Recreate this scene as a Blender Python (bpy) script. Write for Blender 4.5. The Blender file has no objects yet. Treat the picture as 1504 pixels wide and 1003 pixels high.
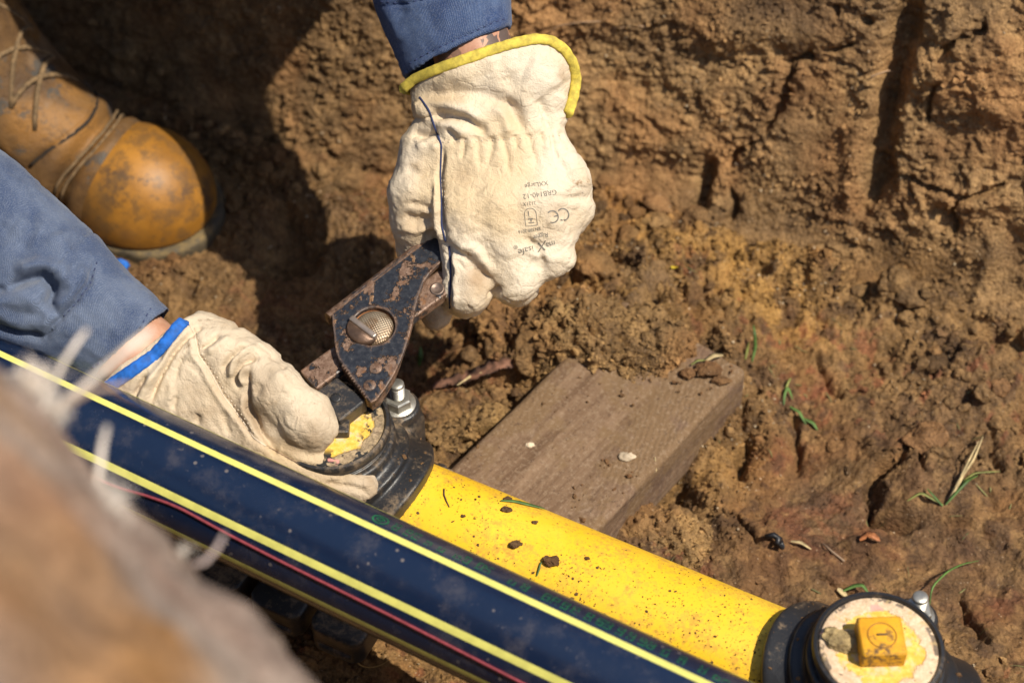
import bpy, bmesh, math, random
import numpy as np
from math import radians, sin, cos, pi, sqrt, atan2
from mathutils import Matrix, Vector
from mathutils.bvhtree import BVHTree

SC = bpy.context.scene
COL = SC.collection
rng = np.random.default_rng(7)
random.seed(7)

# ------------------------------------------------------------------ camera
PIT = radians(50); FOC = 1.5
FW = np.array([0, cos(PIT), -sin(PIT)]); UP = np.array([0, sin(PIT), cos(PIT)]); RT = np.array([1., 0, 0])
CAM = np.array([0, 0, .1]) - FW * FOC
cam_d = bpy.data.cameras.new('camera'); cam_d.lens = 70; cam_d.sensor_width = 36; cam_d.clip_start = .05; cam_d.clip_end = 400
cam_d.dof.use_dof = True; cam_d.dof.focus_distance = 1.375; cam_d.dof.aperture_fstop = 5.0; cam_d.dof.aperture_blades = 9
cam = bpy.data.objects.new('camera', cam_d); COL.objects.link(cam)
cam.location = CAM; cam.rotation_euler = (pi / 2 - PIT, 0, 0)
SC.camera = cam

# ------------------------------------------------------------------ light
SUN_EL = radians(60); SUN_AZ = radians(119)          # azimuth clockwise from +Y
w = bpy.data.worlds.new('World'); SC.world = w; w.use_nodes = True
nt = w.node_tree; bg = nt.nodes['Background']
sky = nt.nodes.new('ShaderNodeTexSky'); sky.sky_type = 'NISHITA'; sky.sun_disc = False
sky.sun_elevation = SUN_EL; sky.sun_rotation = SUN_AZ
nt.links.new(sky.outputs[0], bg.inputs[0]); bg.inputs[1].default_value = .10
sd = bpy.data.lights.new('sun', 'SUN'); sd.energy = 4.3; sd.angle = radians(.53); sd.color = (1, .915, .77)
so = bpy.data.objects.new('sun', sd); COL.objects.link(so)
SUNV = Vector((sin(SUN_AZ) * cos(SUN_EL), cos(SUN_AZ) * cos(SUN_EL), sin(SUN_EL)))
so.rotation_euler = SUNV.to_track_quat('Z', 'Y').to_euler(); so.location = (2, -2, 3)
vs = SC.view_settings; vs.view_transform = 'Standard'; vs.look = 'None'; vs.exposure = 0.46; vs.gamma = 1; vs.use_curve_mapping = False

# ------------------------------------------------------------------ projection helpers (photo pixel -> real point)
FPX = 1504 * 70 / 36
def ray(px, py): return FW + (px - 752) / FPX * RT - (py - 501.5) / FPX * UP
def P(px, py, z):
    r = ray(px, py); return CAM + r * ((z - CAM[2]) / r[2])
def PD(px, py, d): return CAM + ray(px, py) * d

# ------------------------------------------------------------------ object helpers
def prop(o, label=None, cat=None, group=None, kind=None):
    if label: o['label'] = label
    if cat: o['category'] = cat
    if group: o['group'] = group
    if kind: o['kind'] = kind
    return o
def empty(name, loc=(0, 0, 0), rz=0, **k):
    o = bpy.data.objects.new(name, None); COL.objects.link(o); o.empty_display_size = .02
    o.location = loc; o.rotation_euler = (0, 0, rz); return prop(o, **k)
def mesh_obj(name, verts, faces, m, parent=None, smooth=True, off=None, **k):
    verts = np.asarray(verts, float)
    if off is not None: verts = verts - np.asarray(off)
    me = bpy.data.meshes.new(name)
    if isinstance(faces, np.ndarray):
        nf, kf = faces.shape
        me.vertices.add(len(verts)); me.vertices.foreach_set('co', verts.astype(np.float32).ravel())
        me.loops.add(nf * kf); me.loops.foreach_set('vertex_index', faces.astype(np.int32).ravel())
        me.polygons.add(nf); me.polygons.foreach_set('loop_start', np.arange(0, nf * kf, kf, dtype=np.int32))
        me.update(calc_edges=True)
    else:
        me.from_pydata(verts.tolist(), [], [list(f) for f in faces])
    me.validate()
    me.polygons.foreach_set('use_smooth', np.full(len(me.polygons), bool(smooth)))
    if m is not None: me.materials.append(m)
    o = bpy.data.objects.new(name, me); COL.objects.link(o)
    if parent is not None: o.parent = parent
    return prop(o, **k)
def pt_attr(o, name, rgb):
    a = o.data.attributes.new(name, 'FLOAT_COLOR', 'POINT')
    c = np.ones((len(rgb), 4), np.float32); c[:, :rgb.shape[1]] = rgb
    a.data.foreach_set('color', c.ravel())
class MB:
    """collects shapes into one mesh"""
    def __init__(s): s.v = []; s.f = []; s.n = 0
    def add(s, v, f):
        v = np.asarray(v, float); s.v.append(v); s.f += [[i + s.n for i in q] for q in f]; s.n += len(v); return s
    def build(s, name, m, parent=None, smooth=True, **k):
        return mesh_obj(name, np.concatenate(s.v), s.f, m, parent, smooth, **k)
def frames(pts):
    pts = np.asarray(pts, float); t = np.gradient(pts, axis=0); t /= np.linalg.norm(t, axis=1)[:, None] + 1e-12
    n = np.cross(t[0], [0, 0, 1.]);
    if np.linalg.norm(n) < 1e-3: n = np.cross(t[0], [1., 0, 0])
    N = []
    for k in range(len(pts)):
        n = n - t[k] * (n @ t[k]); n /= np.linalg.norm(n); N.append(n)
    N = np.array(N); return t, N, np.cross(t, N)
def tube(pts, r, n=8, closed=False, flat=None, flatdir=None):
    pts = np.asarray(pts, float); L = len(pts); r = np.broadcast_to(np.asarray(r, float), (L,))
    t, N, B = frames(pts)
    if closed:
        t = np.roll(pts, -1, 0) - np.roll(pts, 1, 0); t /= np.linalg.norm(t, axis=1)[:, None]
        N = N - t * np.sum(N * t, 1)[:, None]; N /= np.linalg.norm(N, axis=1)[:, None]; B = np.cross(t, N)
    if flatdir is not None:
        N = np.asarray(flatdir, float) * np.ones((L, 1)); N = N - t * np.sum(N * t, 1)[:, None]; N /= np.linalg.norm(N, axis=1)[:, None]; B = np.cross(t, N)
    a = np.arange(n) * 2 * pi / n; fl = 1 if flat is None else flat
    v = (pts[:, None] + r[:, None, None] * (np.cos(a)[None, :, None] * N[:, None] * fl + np.sin(a)[None, :, None] * B[:, None])).reshape(-1, 3)
    f = []
    for i in range(L if closed else L - 1):
        j = (i + 1) % L
        for k in range(n): f.append([i * n + k, i * n + (k + 1) % n, j * n + (k + 1) % n, j * n + k])
    if not closed: f += [list(range(n))[::-1], [(L - 1) * n + k for k in range(n)]]
    return v, f
def lathe(prof, n=48, cap=True):
    prof = np.asarray(prof, float); L = len(prof); a = np.arange(n) * 2 * pi / n
    v = np.stack([prof[:, 0:1] * np.cos(a), prof[:, 0:1] * np.sin(a), np.broadcast_to(prof[:, 1:2], (L, n))], -1).reshape(-1, 3)
    f = [[i * n + k, i * n + (k + 1) % n, (i + 1) * n + (k + 1) % n, (i + 1) * n + k] for i in range(L - 1) for k in range(n)]
    if cap: f += [list(range(n))[::-1], [(L - 1) * n + k for k in range(n)]]
    return v, f
def bbox_mesh(sx, sy, sz, bev=.001, seg=2):
    bm = bmesh.new(); bmesh.ops.create_cube(bm, size=1)
    bmesh.ops.scale(bm, vec=(sx, sy, sz), verts=bm.verts)
    if bev: bmesh.ops.bevel(bm, geom=bm.edges[:] + bm.verts[:], offset=bev, segments=seg, profile=.6, affect='EDGES')
    v = [tuple(x.co) for x in bm.verts]; bm.verts.index_update(); f = [[q.index for q in p.verts] for p in bm.faces]; bm.free()
    return np.array(v), f
def prism(poly, z0, z1, bev=0):
    poly = np.asarray(poly, float); n = len(poly)
    if np.sum(poly[:, 0] * np.roll(poly[:, 1], -1) - poly[:, 1] * np.roll(poly[:, 0], -1)) < 0: poly = poly[::-1]
    c = poly.mean(0)
    rings = [(poly, z0), (poly, z1 - bev)] + ([(poly + (c - poly) / np.linalg.norm(c - poly, axis=1)[:, None] * bev, z1)] if bev else [])
    v = np.concatenate([np.c_[p, np.full(n, z)] for p, z in rings]); f = []
    for r in range(len(rings) - 1):
        f += [[r * n + k, r * n + (k + 1) % n, (r + 1) * n + (k + 1) % n, (r + 1) * n + k] for k in range(n)]
    f += [list(range(n))[::-1], [(len(rings) - 1) * n + k for k in range(n)]]
    return v, f
def copy_tree(o, parent=None, **k):
    c = o.copy(); COL.objects.link(c); c.parent = parent
    for ch in list(o.children): copy_tree(ch, c)
    return prop(c, **k)

# ------------------------------------------------------------------ noise (numpy)
def _h(i, j, k, s):
    x = (i.astype(np.uint32) * np.uint32(374761393) + j.astype(np.uint32) * np.uint32(668265263) + k.astype(np.uint32) * np.uint32(2147483647 % 4294967291) + np.uint32(s * 144269 + 17))
    x = (x ^ (x >> np.uint32(13))) * np.uint32(1274126177); x = (x ^ (x >> np.uint32(16))) * np.uint32(2246822519); x ^= x >> np.uint32(15)
    return (x & np.uint32(0xffffff)).astype(np.float32) / np.float32(0xffffff)
def vn2(x, y, s=0):
    xi = np.floor(x).astype(np.int64); yi = np.floor(y).astype(np.int64); fx = (x - xi).astype(np.float32); fy = (y - yi).astype(np.float32); z = np.zeros_like(xi)
    fx = fx ** 3 * (fx * (fx * 6 - 15) + 10); fy = fy ** 3 * (fy * (fy * 6 - 15) + 10)
    a = _h(xi, yi, z, s); b = _h(xi + 1, yi, z, s); c = _h(xi, yi + 1, z, s); d = _h(xi + 1, yi + 1, z, s)
    return (a + (b - a) * fx) * (1 - fy) + (c + (d - c) * fx) * fy - .5
def fbm2(x, y, o=4, s=0, g=.5):
    r = 0; a = 1.
    for k in range(o):
        r = r + a * vn2(x * 2 ** k + 13.7 * k, y * 2 ** k - 7.3 * k, s + k); a *= g
    return r
def vn3(p, s=0):
    i = np.floor(p).astype(np.int64); f = (p - i).astype(np.float32); f = f * f * f * (f * (f * 6 - 15) + 10); r = 0
    for dx in (0, 1):
        for dy in (0, 1):
            for dz in (0, 1):
                wgt = (f[:, 0] if dx else 1 - f[:, 0]) * (f[:, 1] if dy else 1 - f[:, 1]) * (f[:, 2] if dz else 1 - f[:, 2])
                r = r + wgt * _h(i[:, 0] + dx, i[:, 1] + dy, i[:, 2] + dz, s)
    return r - .5
def fbm3(p, o=4, s=0, g=.5):
    r = 0; a = 1.
    for k in range(o): r = r + a * vn3(p * 2 ** k + 11.3 * k, s + k); a *= g
    return r
def wor2(x, y, s=0):
    """F1, F2 and the id of the nearest cell"""
    xi = np.floor(x).astype(np.int64); yi = np.floor(y).astype(np.int64); z = np.zeros_like(xi)
    f1 = np.full(x.shape, 9., np.float32); f2 = f1.copy(); idd = np.zeros(x.shape, np.float32)
    for dx in (-1, 0, 1):
        for dy in (-1, 0, 1):
            cx = xi + dx; cy = yi + dy
            px_ = cx + .1 + .8 * _h(cx, cy, z, s); py_ = cy + .1 + .8 * _h(cx, cy, z, s + 1)
            d = np.sqrt((px_ - x) ** 2 + (py_ - y) ** 2).astype(np.float32)
            cid = _h(cx, cy, z, s + 2); m = d < f1
            f2 = np.where(m, f1, np.minimum(f2, d)); idd = np.where(m, cid, idd); f1 = np.where(m, d, f1)
    return f1, f2, idd
def sst(a, b, x):
    t = np.clip((x - a) / (b - a), 0, 1); return t * t * (3 - 2 * t)

# ------------------------------------------------------------------ SDF modelling
def segd(p, a, b):
    a = np.asarray(a, np.float32); b = np.asarray(b, np.float32); ab = b - a
    t = np.clip(((p - a) @ ab) / max(float(ab @ ab), 1e-12), 0, 1)
    return np.linalg.norm(p - a - t[:, None] * ab, axis=1), t
def capsule(p, a, b, ra, rb):
    d, t = segd(p, a, b); return d - (ra + (rb - ra) * t)
def chain(p, pts, k=6.):
    r = None
    for q0, q1 in zip(pts[:-1], pts[1:]):
        d = capsule(p, q0[:3], q1[:3], q0[3], q1[3]); r = d if r is None else smin(r, d, k)
    return r
def smin(a, b, k):
    h = np.clip(.5 + .5 * (b - a) / k, 0, 1); return b + (a - b) * h - k * h * (1 - h)
def smax(a, b, k): return -smin(-a, -b, k)
def loft(p, cs, wd=(0, 0, 1.), ex=2.3):
    """elliptical tube: cs rows are x,y,z,half width,half depth; wd is the depth direction"""
    cs = np.asarray(cs, np.float32); wd = np.asarray(wd, np.float32); best = None
    for k in range(len(cs) - 1):
        a, b = cs[k, :3], cs[k + 1, :3]; ab = b - a; L = float(np.linalg.norm(ab)); ax = ab / L
        r = np.cross(wd, ax); r /= np.linalg.norm(r); dd = np.cross(ax, r)
        q = p - a; e = q @ ax; t = np.clip(e / L, 0, 1); over = np.abs(e - t * L)
        A = cs[k, 3] + (cs[k + 1, 3] - cs[k, 3]) * t; B = cs[k, 4] + (cs[k + 1, 4] - cs[k, 4]) * t
        rho = ((np.abs(q @ r) / A) ** ex + (np.abs(q @ dd) / B) ** ex) ** (1 / ex)
        d = (rho - 1) * np.minimum(A, B)
        d = np.where(over > 0, np.sqrt(np.maximum(d, 0) ** 2 + over ** 2) + np.minimum(d, 0), d)
        best = d if best is None else np.minimum(best, d)
    return best
def surface(fn, lo, hi, h):
    """surface nets: fn(points)->signed distance; returns verts, quads"""
    lo = np.asarray(lo, np.float32); n = np.ceil((np.asarray(hi) - lo) / h).astype(int) + 1
    g = np.stack(np.meshgrid(*[lo[k] + h * np.arange(n[k], dtype=np.float32) for k in range(3)], indexing='ij'), -1).reshape(-1, 3)
    v = np.concatenate([fn(c) for c in np.array_split(g, max(1, len(g) // 400000))]).reshape(n).astype(np.float32)
    ins = v < 0; c = n - 1
    cnt = np.zeros(c, np.float32); acc = np.zeros(tuple(c) + (3,), np.float32)
    for ax in range(3):
        o1, o2 = [k for k in range(3) if k != ax]
        for d1 in (0, 1):
            for d2 in (0, 1):
                def sl(e):
                    s = [None] * 3; s[ax] = slice(e, e + c[ax]); s[o1] = slice(d1, d1 + c[o1]); s[o2] = slice(d2, d2 + c[o2]); return tuple(s)
                a, b = v[sl(0)], v[sl(1)]; cr = (a < 0) != (b < 0)
                t = np.where(cr, a / np.where(cr, a - b, 1), 0)
                acc[..., ax] += np.where(cr, t, 0); acc[..., o1] += np.where(cr, d1, 0); acc[..., o2] += np.where(cr, d2, 0); cnt += cr
    m = cnt > 0; idx = np.full(c, -1, np.int64); idx[m] = np.arange(m.sum())
    verts = lo + h * (np.argwhere(m) + acc[m] / cnt[m][:, None])
    quads = []
    for ax in range(3):
        o1, o2 = [(1, 2), (2, 0), (0, 1)][ax]
        s0 = [slice(1, c[k]) for k in range(3)]; s0[ax] = slice(0, c[ax]); s1 = list(s0); s1[ax] = slice(1, c[ax] + 1)
        a, b = ins[tuple(s0)], ins[tuple(s1)]
        for flip, msk in ((False, a & ~b), (True, ~a & b)):
            q = np.argwhere(msk)
            if not len(q): continue
            for k in range(3):
                if k != ax: q[:, k] += 1
            def I(d1, d2):
                r = q.copy(); r[:, o1] -= d1; r[:, o2] -= d2; return idx[r[:, 0], r[:, 1], r[:, 2]]
            f = np.stack([I(1, 1), I(0, 1), I(0, 0), I(1, 0)], 1); quads.append(f[:, ::-1] if flip else f)
    return verts, np.concatenate(quads)
def vnormals(v, f):
    n = np.zeros_like(v); fn = np.cross(v[f[:, 2]] - v[f[:, 0]], v[f[:, 3]] - v[f[:, 1]])
    for k in range(4): np.add.at(n, f[:, k], fn)
    return n / (np.linalg.norm(n, axis=1)[:, None] + 1e-12)
def smoothv(v, f, it=2, lam=.5):
    for _ in range(it):
        s = np.zeros_like(v); c = np.zeros(len(v))
        for a, b in ((0, 1), (1, 2), (2, 3), (3, 0)):
            np.add.at(s, f[:, a], v[f[:, b]]); np.add.at(s, f[:, b], v[f[:, a]]); np.add.at(c, f[:, a], 1); np.add.at(c, f[:, b], 1)
        v = v + lam * (s / c[:, None] - v)
    return v
def strokes(xy, lst):
    """sum of sculpting strokes; each is (polyline, width, height) with tapered ends"""
    out = np.zeros(len(xy), np.float32)
    for pl, wd, ht in lst:
        pl = np.asarray(pl, np.float32); L = np.r_[0, np.cumsum(np.linalg.norm(np.diff(pl, axis=0), axis=1))]
        lo = pl.min(0) - 3 * wd; hi = pl.max(0) + 3 * wd
        m = np.all((xy > lo) & (xy < hi), axis=1)
        if not m.any(): continue
        q = xy[m]; bd = np.full(len(q), 1e9, np.float32); bt = np.zeros(len(q), np.float32)
        for k in range(len(pl) - 1):
            d, t = segd(q, pl[k], pl[k + 1]); mm = d < bd; bd[mm] = d[mm]; bt[mm] = (L[k] + t * (L[k + 1] - L[k]))[mm] / L[-1]
        tp = np.clip(np.minimum(bt, 1 - bt) * 6, .15, 1)
        out[m] += ht * tp * np.exp(-(bd / wd) ** 2)
    return out

class PX:
    """rigid local frame facing the arm: photo pixels across and down at one depth, third axis towards the lens"""
    def __init__(s, cx, cy, d): s.c = np.array([cx, cy, 0.]); s.s = FPX / d; s.O = PD(cx, cy, d)
    def w(s, p):
        q = (np.asarray(p, float) - s.c) / s.s; return s.O + q[..., 0:1] * RT - q[..., 1:2] * UP - q[..., 2:3] * FW
    def l(s, p):
        q = (np.asarray(p, float) - s.O) * s.s; return np.stack([q @ RT, -(q @ UP), -(q @ FW)], -1) + s.c
def flipf(f): return f[:, ::-1]

# ------------------------------------------------------------------ materials
class N:
    def __init__(s, name):
        s.m = bpy.data.materials.new(name); s.m.use_nodes = True; s.t = s.m.node_tree; s.b = s.t.nodes['Principled BSDF']; s._c = None
    def n(s, kind, ins=None, **k):
        o = s.t.nodes.new('ShaderNode' + kind)
        for a, b in k.items(): setattr(o, a, b)
        for a, b in (ins or {}).items(): s.set(o.inputs[a], b)
        return o
    def set(s, sock, v):
        if isinstance(v, bpy.types.NodeSocket): s.t.links.new(v, sock)
        elif isinstance(v, (tuple, list)) and sock.type == 'RGBA' and len(v) == 3: sock.default_value = (*v, 1)
        else: sock.default_value = v
    def co(s):
        if s._c is None: s._c = s.n('TexCoord').outputs['Object']
        return s._c
    def mapc(s, scale=(1, 1, 1), rot=(0, 0, 0), loc=(0, 0, 0)):
        return s.n('Mapping', {0: s.co(), 1: loc, 2: rot, 3: scale}).outputs[0]
    def noise(s, sc, det=4, rough=.55, vec=None, dist=0.):
        return s.n('TexNoise', {'Vector': vec or s.co(), 'Scale': sc, 'Detail': det, 'Roughness': rough, 'Distortion': dist}).outputs['Fac']
    def vor(s, sc, out='Distance', feat='F1', vec=None):
        return s.n('TexVoronoi', {'Vector': vec or s.co(), 'Scale': sc}, feature=feat).outputs[out]
    def ramp(s, f, a, b, inv=False):
        o = s.n('MapRange', {0: f, 1: a, 2: b, 3: 1. if inv else 0., 4: 0. if inv else 1.}, interpolation_type='SMOOTHSTEP'); return o.outputs[0]
    def mix(s, f, a, b, mode='MIX'):
        o = s.n('Mix', data_type='RGBA', blend_type=mode); s.set(o.inputs[0], f); s.set(o.inputs[6], a); s.set(o.inputs[7], b); return o.outputs[2]
    def math(s, op, a, b=0.):
        o = s.n('Math', operation=op); s.set(o.inputs[0], a); s.set(o.inputs[1], b); return o.outputs[0]
    def attr(s, name): return s.n('Attribute', attribute_name=name).outputs['Color']
    def bump(s, h, dist, strength=1., prev=None):
        k = {'Height': h, 'Distance': dist, 'Strength': strength}
        if prev is not None: k['Normal'] = prev
        return s.n('Bump', k).outputs[0]
    def out(s, col, rough, normal=None, spec=.5, metal=0., **k):
        s.set(s.b.inputs['Base Color'], col); s.set(s.b.inputs['Roughness'], rough); s.set(s.b.inputs['Specular IOR Level'], spec); s.set(s.b.inputs['Metallic'], metal)
        if normal is not None: s.set(s.b.inputs['Normal'], normal)
        for a, b in k.items(): s.set(s.b.inputs[a], b)
        return s.m

def m_soil(name='soil', attr=True, tint=(.17, .095, .042)):
    n = N(name); base = n.attr('soil') if attr else tint
    f1 = n.noise(55, 5, .6); f2 = n.noise(420, 3, .6); f3 = n.noise(14, 3, .5)
    v = n.math('ADD', n.math('MULTIPLY', n.ramp(f1, .3, .72), .75), n.math('MULTIPLY', n.ramp(f2, .3, .7), .55))
    c = n.mix(n.math('ADD', .0, n.math('MULTIPLY', v, .9)), n.mix(1., base, (.48, .45, .43), 'MULTIPLY'), n.mix(1., base, (1.5, 1.5, 1.45), 'MULTIPLY'))
    c = n.mix(n.math('MULTIPLY', n.ramp(f3, .45, .7), .45), c, n.mix(1., base, (1.15, .85, .7), 'MULTIPLY'))
    g = n.ramp(n.vor(260, 'Distance'), .10, .2, True)                       # pale grit
    gm = n.math('MULTIPLY', g, n.ramp(n.noise(130, 2), .52, .62))
    c = n.mix(n.math('MULTIPLY', gm, .75), c, (.42, .30, .19))
    nb = n.bump(n.noise(700, 5, .7), .0020, 1.)
    nb = n.bump(n.vor(330, 'Distance'), .0022, .6, nb); nb = n.bump(n.vor(150, 'Distance'), .0022, .35, nb)
    return n.out(c, n.math('ADD', .52, n.math('MULTIPLY', n.ramp(f3, .4, .6), .35)), nb, .32)
def m_leather(name, base, dirt, dark, amt=1., yel=(.62, .45, .24)):
    n = N(name); a = n.noise(22, 5, .6); b = n.noise(75, 5, .65); c_ = n.noise(9, 3)
    c = n.mix(n.math('MULTIPLY', n.ramp(a, .42, .72), .6 * amt), base, dirt)
    c = n.mix(n.math('MULTIPLY', n.ramp(b, .56, .75), .45 * amt), c, dirt)
    c = n.mix(n.math('MULTIPLY', n.ramp(c_, .5, .7), .5 * amt), c, yel)
    d = n.math('MULTIPLY', n.ramp(n.noise(48, 5, .7), .63, .74), .75)
    c = n.mix(n.math('MULTIPLY', d, amt), c, dark)
    at = n.attr('dirt'); c = n.mix(n.math('MULTIPLY', at, n.math('ADD', .35, n.math('MULTIPLY', b, .9))), c, dark)
    nb = n.bump(n.vor(850, 'Distance'), .0006, .35)
    nb = n.bump(n.noise(300, 5, .7, dist=.6), .0011, .75, nb); cr = n.vor(95, 'Distance', 'DISTANCE_TO_EDGE', n.mapc((1, 1, 1))); nb = n.bump(n.math('MULTIPLY', n.ramp(cr, 0., .12), n.ramp(n.noise(30, 3), .35, .6)), .0005, .5, nb)
    nb = n.bump(n.noise(1800, 3, .6), .00025, .7, nb)
    return n.out(c, .62, nb, .3)
def m_cloth(name, base, pale):
    n = N(name)
    a = n.noise(26, 4, .6); c = n.mix(n.ramp(a, .38, .66), base, pale)
    th = n.noise(1400, 2, .7); c = n.mix(n.math('MULTIPLY', n.ramp(th, .4, .75), .35), c, n.mix(.5, pale, (.5, .52, .55)))
    wv = n.n('TexWave', {'Vector': n.mapc((1, 1, 1), (.5, .3, .8)), 'Scale': 420., 'Distortion': 1.2, 'Detail': 2.}, wave_type='BANDS').outputs['Fac']
    c = n.mix(n.math('MULTIPLY', wv, .25), c, n.mix(.35, base, (0, 0, 0)))
    nb = n.bump(wv, .0005, .55); nb = n.bump(n.noise(160, 4, .6), .0012, .35, nb)
    return n.out(c, .9, nb, .12, **{'Sheen Weight': .12, 'Sheen Roughness': .5})
def m_black(name, dust=.5, col=(.011, .012, .014), rough=.36, dcol=(.26, .18, .105)):
    n = N(name); a = n.noise(160, 6, .75); b = n.noise(28, 4, .6); s = n.noise(700, 3, .7)
    geo = n.n('NewGeometry').outputs['Normal']; upz = n.n('SeparateXYZ', {0: geo}).outputs[2]
    f = n.math('MULTIPLY', n.ramp(n.math('ADD', n.math('MULTIPLY', a, .6), n.math('MULTIPLY', b, .5)), .64 - .2 * dust, .80 - .12 * dust), n.math('ADD', .35, n.math('MULTIPLY', n.ramp(upz, -.2, .8), .5)))
    f2 = n.math('MULTIPLY', n.ramp(s, .60, .72), .5 * dust)
    fm = n.math('MAXIMUM', f, f2)
    c = n.mix(fm, n.mix(n.math('MULTIPLY', b, .8), col, (.03, .028, .027)), dcol)
    r = n.math('ADD', rough, n.math('MULTIPLY', fm, .5))
    nb = n.bump(a, .0006, .5); nb = n.bump(s, .0003, .5, nb)
    return n.out(c, r, nb, .45)
def m_plain(name, col, rough=.5, metal=0., bs=300., bd=.0003, var=.25, vs=60., spec=.5):
    n = N(name); a = n.noise(vs, 4, .6)
    c = n.mix(n.ramp(a, .3, .7), tuple(x * (1 - var) for x in col), tuple(min(1, x * (1 + var)) for x in col))
    return n.out(c, n.math('ADD', rough, n.math('MULTIPLY', n.math('SUBTRACT', a, .5), .25)), n.bump(n.noise(bs, 4, .6), bd, .6), spec, metal)
def m_yellow():
    n = N('yellow_pipe_plastic')
    a = n.noise(18, 4, .6); c = n.mix(n.ramp(a, .35, .7), (.79, .475, .018), (.84, .53, .040))
    sm = n.math('MULTIPLY', n.ramp(n.noise(30, 7, .8), .42, .62), n.ramp(n.noise(200, 5, .75), .42, .56))
    c = n.mix(n.math('MULTIPLY', sm, .75), c, (.47, .235, .035))
    sp = n.math('MULTIPLY', n.ramp(n.noise(480, 4, .65), .625, .67), n.ramp(n.noise(20, 3, .6), .30, .48))
    c = n.mix(n.math('MULTIPLY', sp, .9), c, (.22, .10, .025))
    fn = n.ramp(n.noise(1300, 3, .6), .63, .70); c = n.mix(n.math('MULTIPLY', fn, .5), c, (.4, .2, .03))
    nb = n.bump(sp, .0007, .7); nb = n.bump(n.noise(260, 4, .6), .0003, .3, nb)
    return n.out(c, n.math('ADD', .42, n.math('MULTIPLY', sm, .35)), nb, .45)
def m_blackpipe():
    n = N('sky_tinted_black_plastic')
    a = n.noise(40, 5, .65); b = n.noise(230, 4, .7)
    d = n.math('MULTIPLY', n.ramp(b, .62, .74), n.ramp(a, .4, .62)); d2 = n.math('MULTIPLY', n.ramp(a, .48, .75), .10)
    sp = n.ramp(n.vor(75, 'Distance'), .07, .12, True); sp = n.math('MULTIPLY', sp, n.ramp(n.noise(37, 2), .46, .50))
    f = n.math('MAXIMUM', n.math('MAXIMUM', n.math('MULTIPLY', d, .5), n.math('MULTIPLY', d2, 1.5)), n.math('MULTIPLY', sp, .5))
    c = n.mix(f, (.005, .0125, .036), (.22, .18, .15))  # navy base paints the blue sky sheen into otherwise black plastic
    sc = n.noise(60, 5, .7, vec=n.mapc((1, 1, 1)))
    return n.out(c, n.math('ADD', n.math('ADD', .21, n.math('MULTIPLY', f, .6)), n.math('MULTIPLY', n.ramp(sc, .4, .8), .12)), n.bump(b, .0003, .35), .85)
def m_rustpaint(name, rustiness=.5):
    n = N(name); a = n.noise(50, 8, .72); b = n.noise(260, 4, .7); e = n.noise(110, 5, .65)
    f = n.ramp(n.math('ADD', n.math('MULTIPLY', a, .75), n.math('MULTIPLY', e, .25)), .515 - .12 * (rustiness - .5) * 2, .535 - .12 * (rustiness - .5) * 2)
    bv_ = n.n('Bevel', {'Radius': .0045}, samples=6).outputs[0]; dp = n.n('VectorMath', {0: bv_, 1: n.n('NewGeometry').outputs['Normal']}, operation='DOT_PRODUCT').outputs['Value']
    wear = n.ramp(n.math('ADD', n.math('SUBTRACT', 1., dp), n.math('MULTIPLY', n.math('SUBTRACT', e, .5), .5)), .06, .12); f = n.math('MAXIMUM', f, wear)
    rust = n.mix(n.ramp(b, .35, .7), (.125, .068, .042), (.26, .17, .12))
    rust = n.mix(n.math('MULTIPLY', n.ramp(e, .58, .7), .6), rust, (.24, .10, .028))
    edge = n.math('MULTIPLY', n.ramp(n.math('ABSOLUTE', n.math('SUBTRACT', f, .5)), .32, .5, True), .8)
    paint = n.mix(n.ramp(b, .4, .75), (.013, .015, .021), (.042, .045, .052))
    paint = n.mix(n.math('MULTIPLY', n.ramp(n.noise(420, 3, .7), .66, .72), .6), paint, (.25, .2, .17))
    c = n.mix(f, paint, rust); c = n.mix(edge, c, (.30, .17, .085))
    nb = n.bump(f, .0006, .7); nb = n.bump(b, .0004, .6, nb)
    nb = n.bump(n.math('MULTIPLY', f, n.noise(900, 3)), .0004, .8, nb)
    return n.out(c, n.math('ADD', .38, n.math('MULTIPLY', f, .15)), nb, .5, n.math('MULTIPLY', f, .25))
def m_wood():
    n = N('weathered_hardwood')
    vec = n.mapc((1, 1, 1))
    saw = n.n('TexWave', {'Vector': n.mapc((1, 1, 1), (0, 0, 1.2)), 'Scale': 75., 'Distortion': 3.5, 'Detail': 3., 'Detail Scale': 2.}, wave_type='BANDS').outputs['Fac']
    gr = n.noise(120, 7, .7, vec=n.mapc((.10, 1, 1))); a = n.noise(24, 5, .6); b = n.noise(8, 3, .5)
    c = n.mix(n.ramp(gr, .3, .7), (.105, .060, .034), (.215, .138, .084))
    c = n.mix(n.math('MULTIPLY', n.math('MULTIPLY', n.ramp(saw, .3, .8), n.ramp(b, .46, .62)), .35), c, (.06, .036, .026))
    c = n.mix(n.math('MULTIPLY', n.ramp(a, .5, .72), .55), c, (.27, .185, .12))
    c = n.mix(n.math('MULTIPLY', n.ramp(n.noise(46, 5, .7), .6, .74), .6), c, (.30, .22, .155))
    c = n.mix(n.math('MULTIPLY', n.ramp(b, .5, .65), .4), c, (.15, .095, .07)); c = n.mix(n.math('MULTIPLY', n.ramp(n.noise(14, 6, .7), .47, .56), .85), c, (.165, .102, .052)); c = n.mix(n.math('MULTIPLY', n.ramp(n.noise(330, 4, .75), .48, .66), .45), c, (.31, .225, .15)); c = n.mix(n.math('MULTIPLY', n.ramp(n.noise(210, 4, .75), .56, .66), .6), c, (.075, .045, .03))
    nb = n.bump(gr, .0012, .6); nb = n.bump(n.math('MULTIPLY', saw, n.ramp(b, .46, .62)), .0006, .45, nb); nb = n.bump(n.noise(500, 4, .7), .0006, .6, nb)
    return n.out(c, .85, nb, .2)
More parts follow.
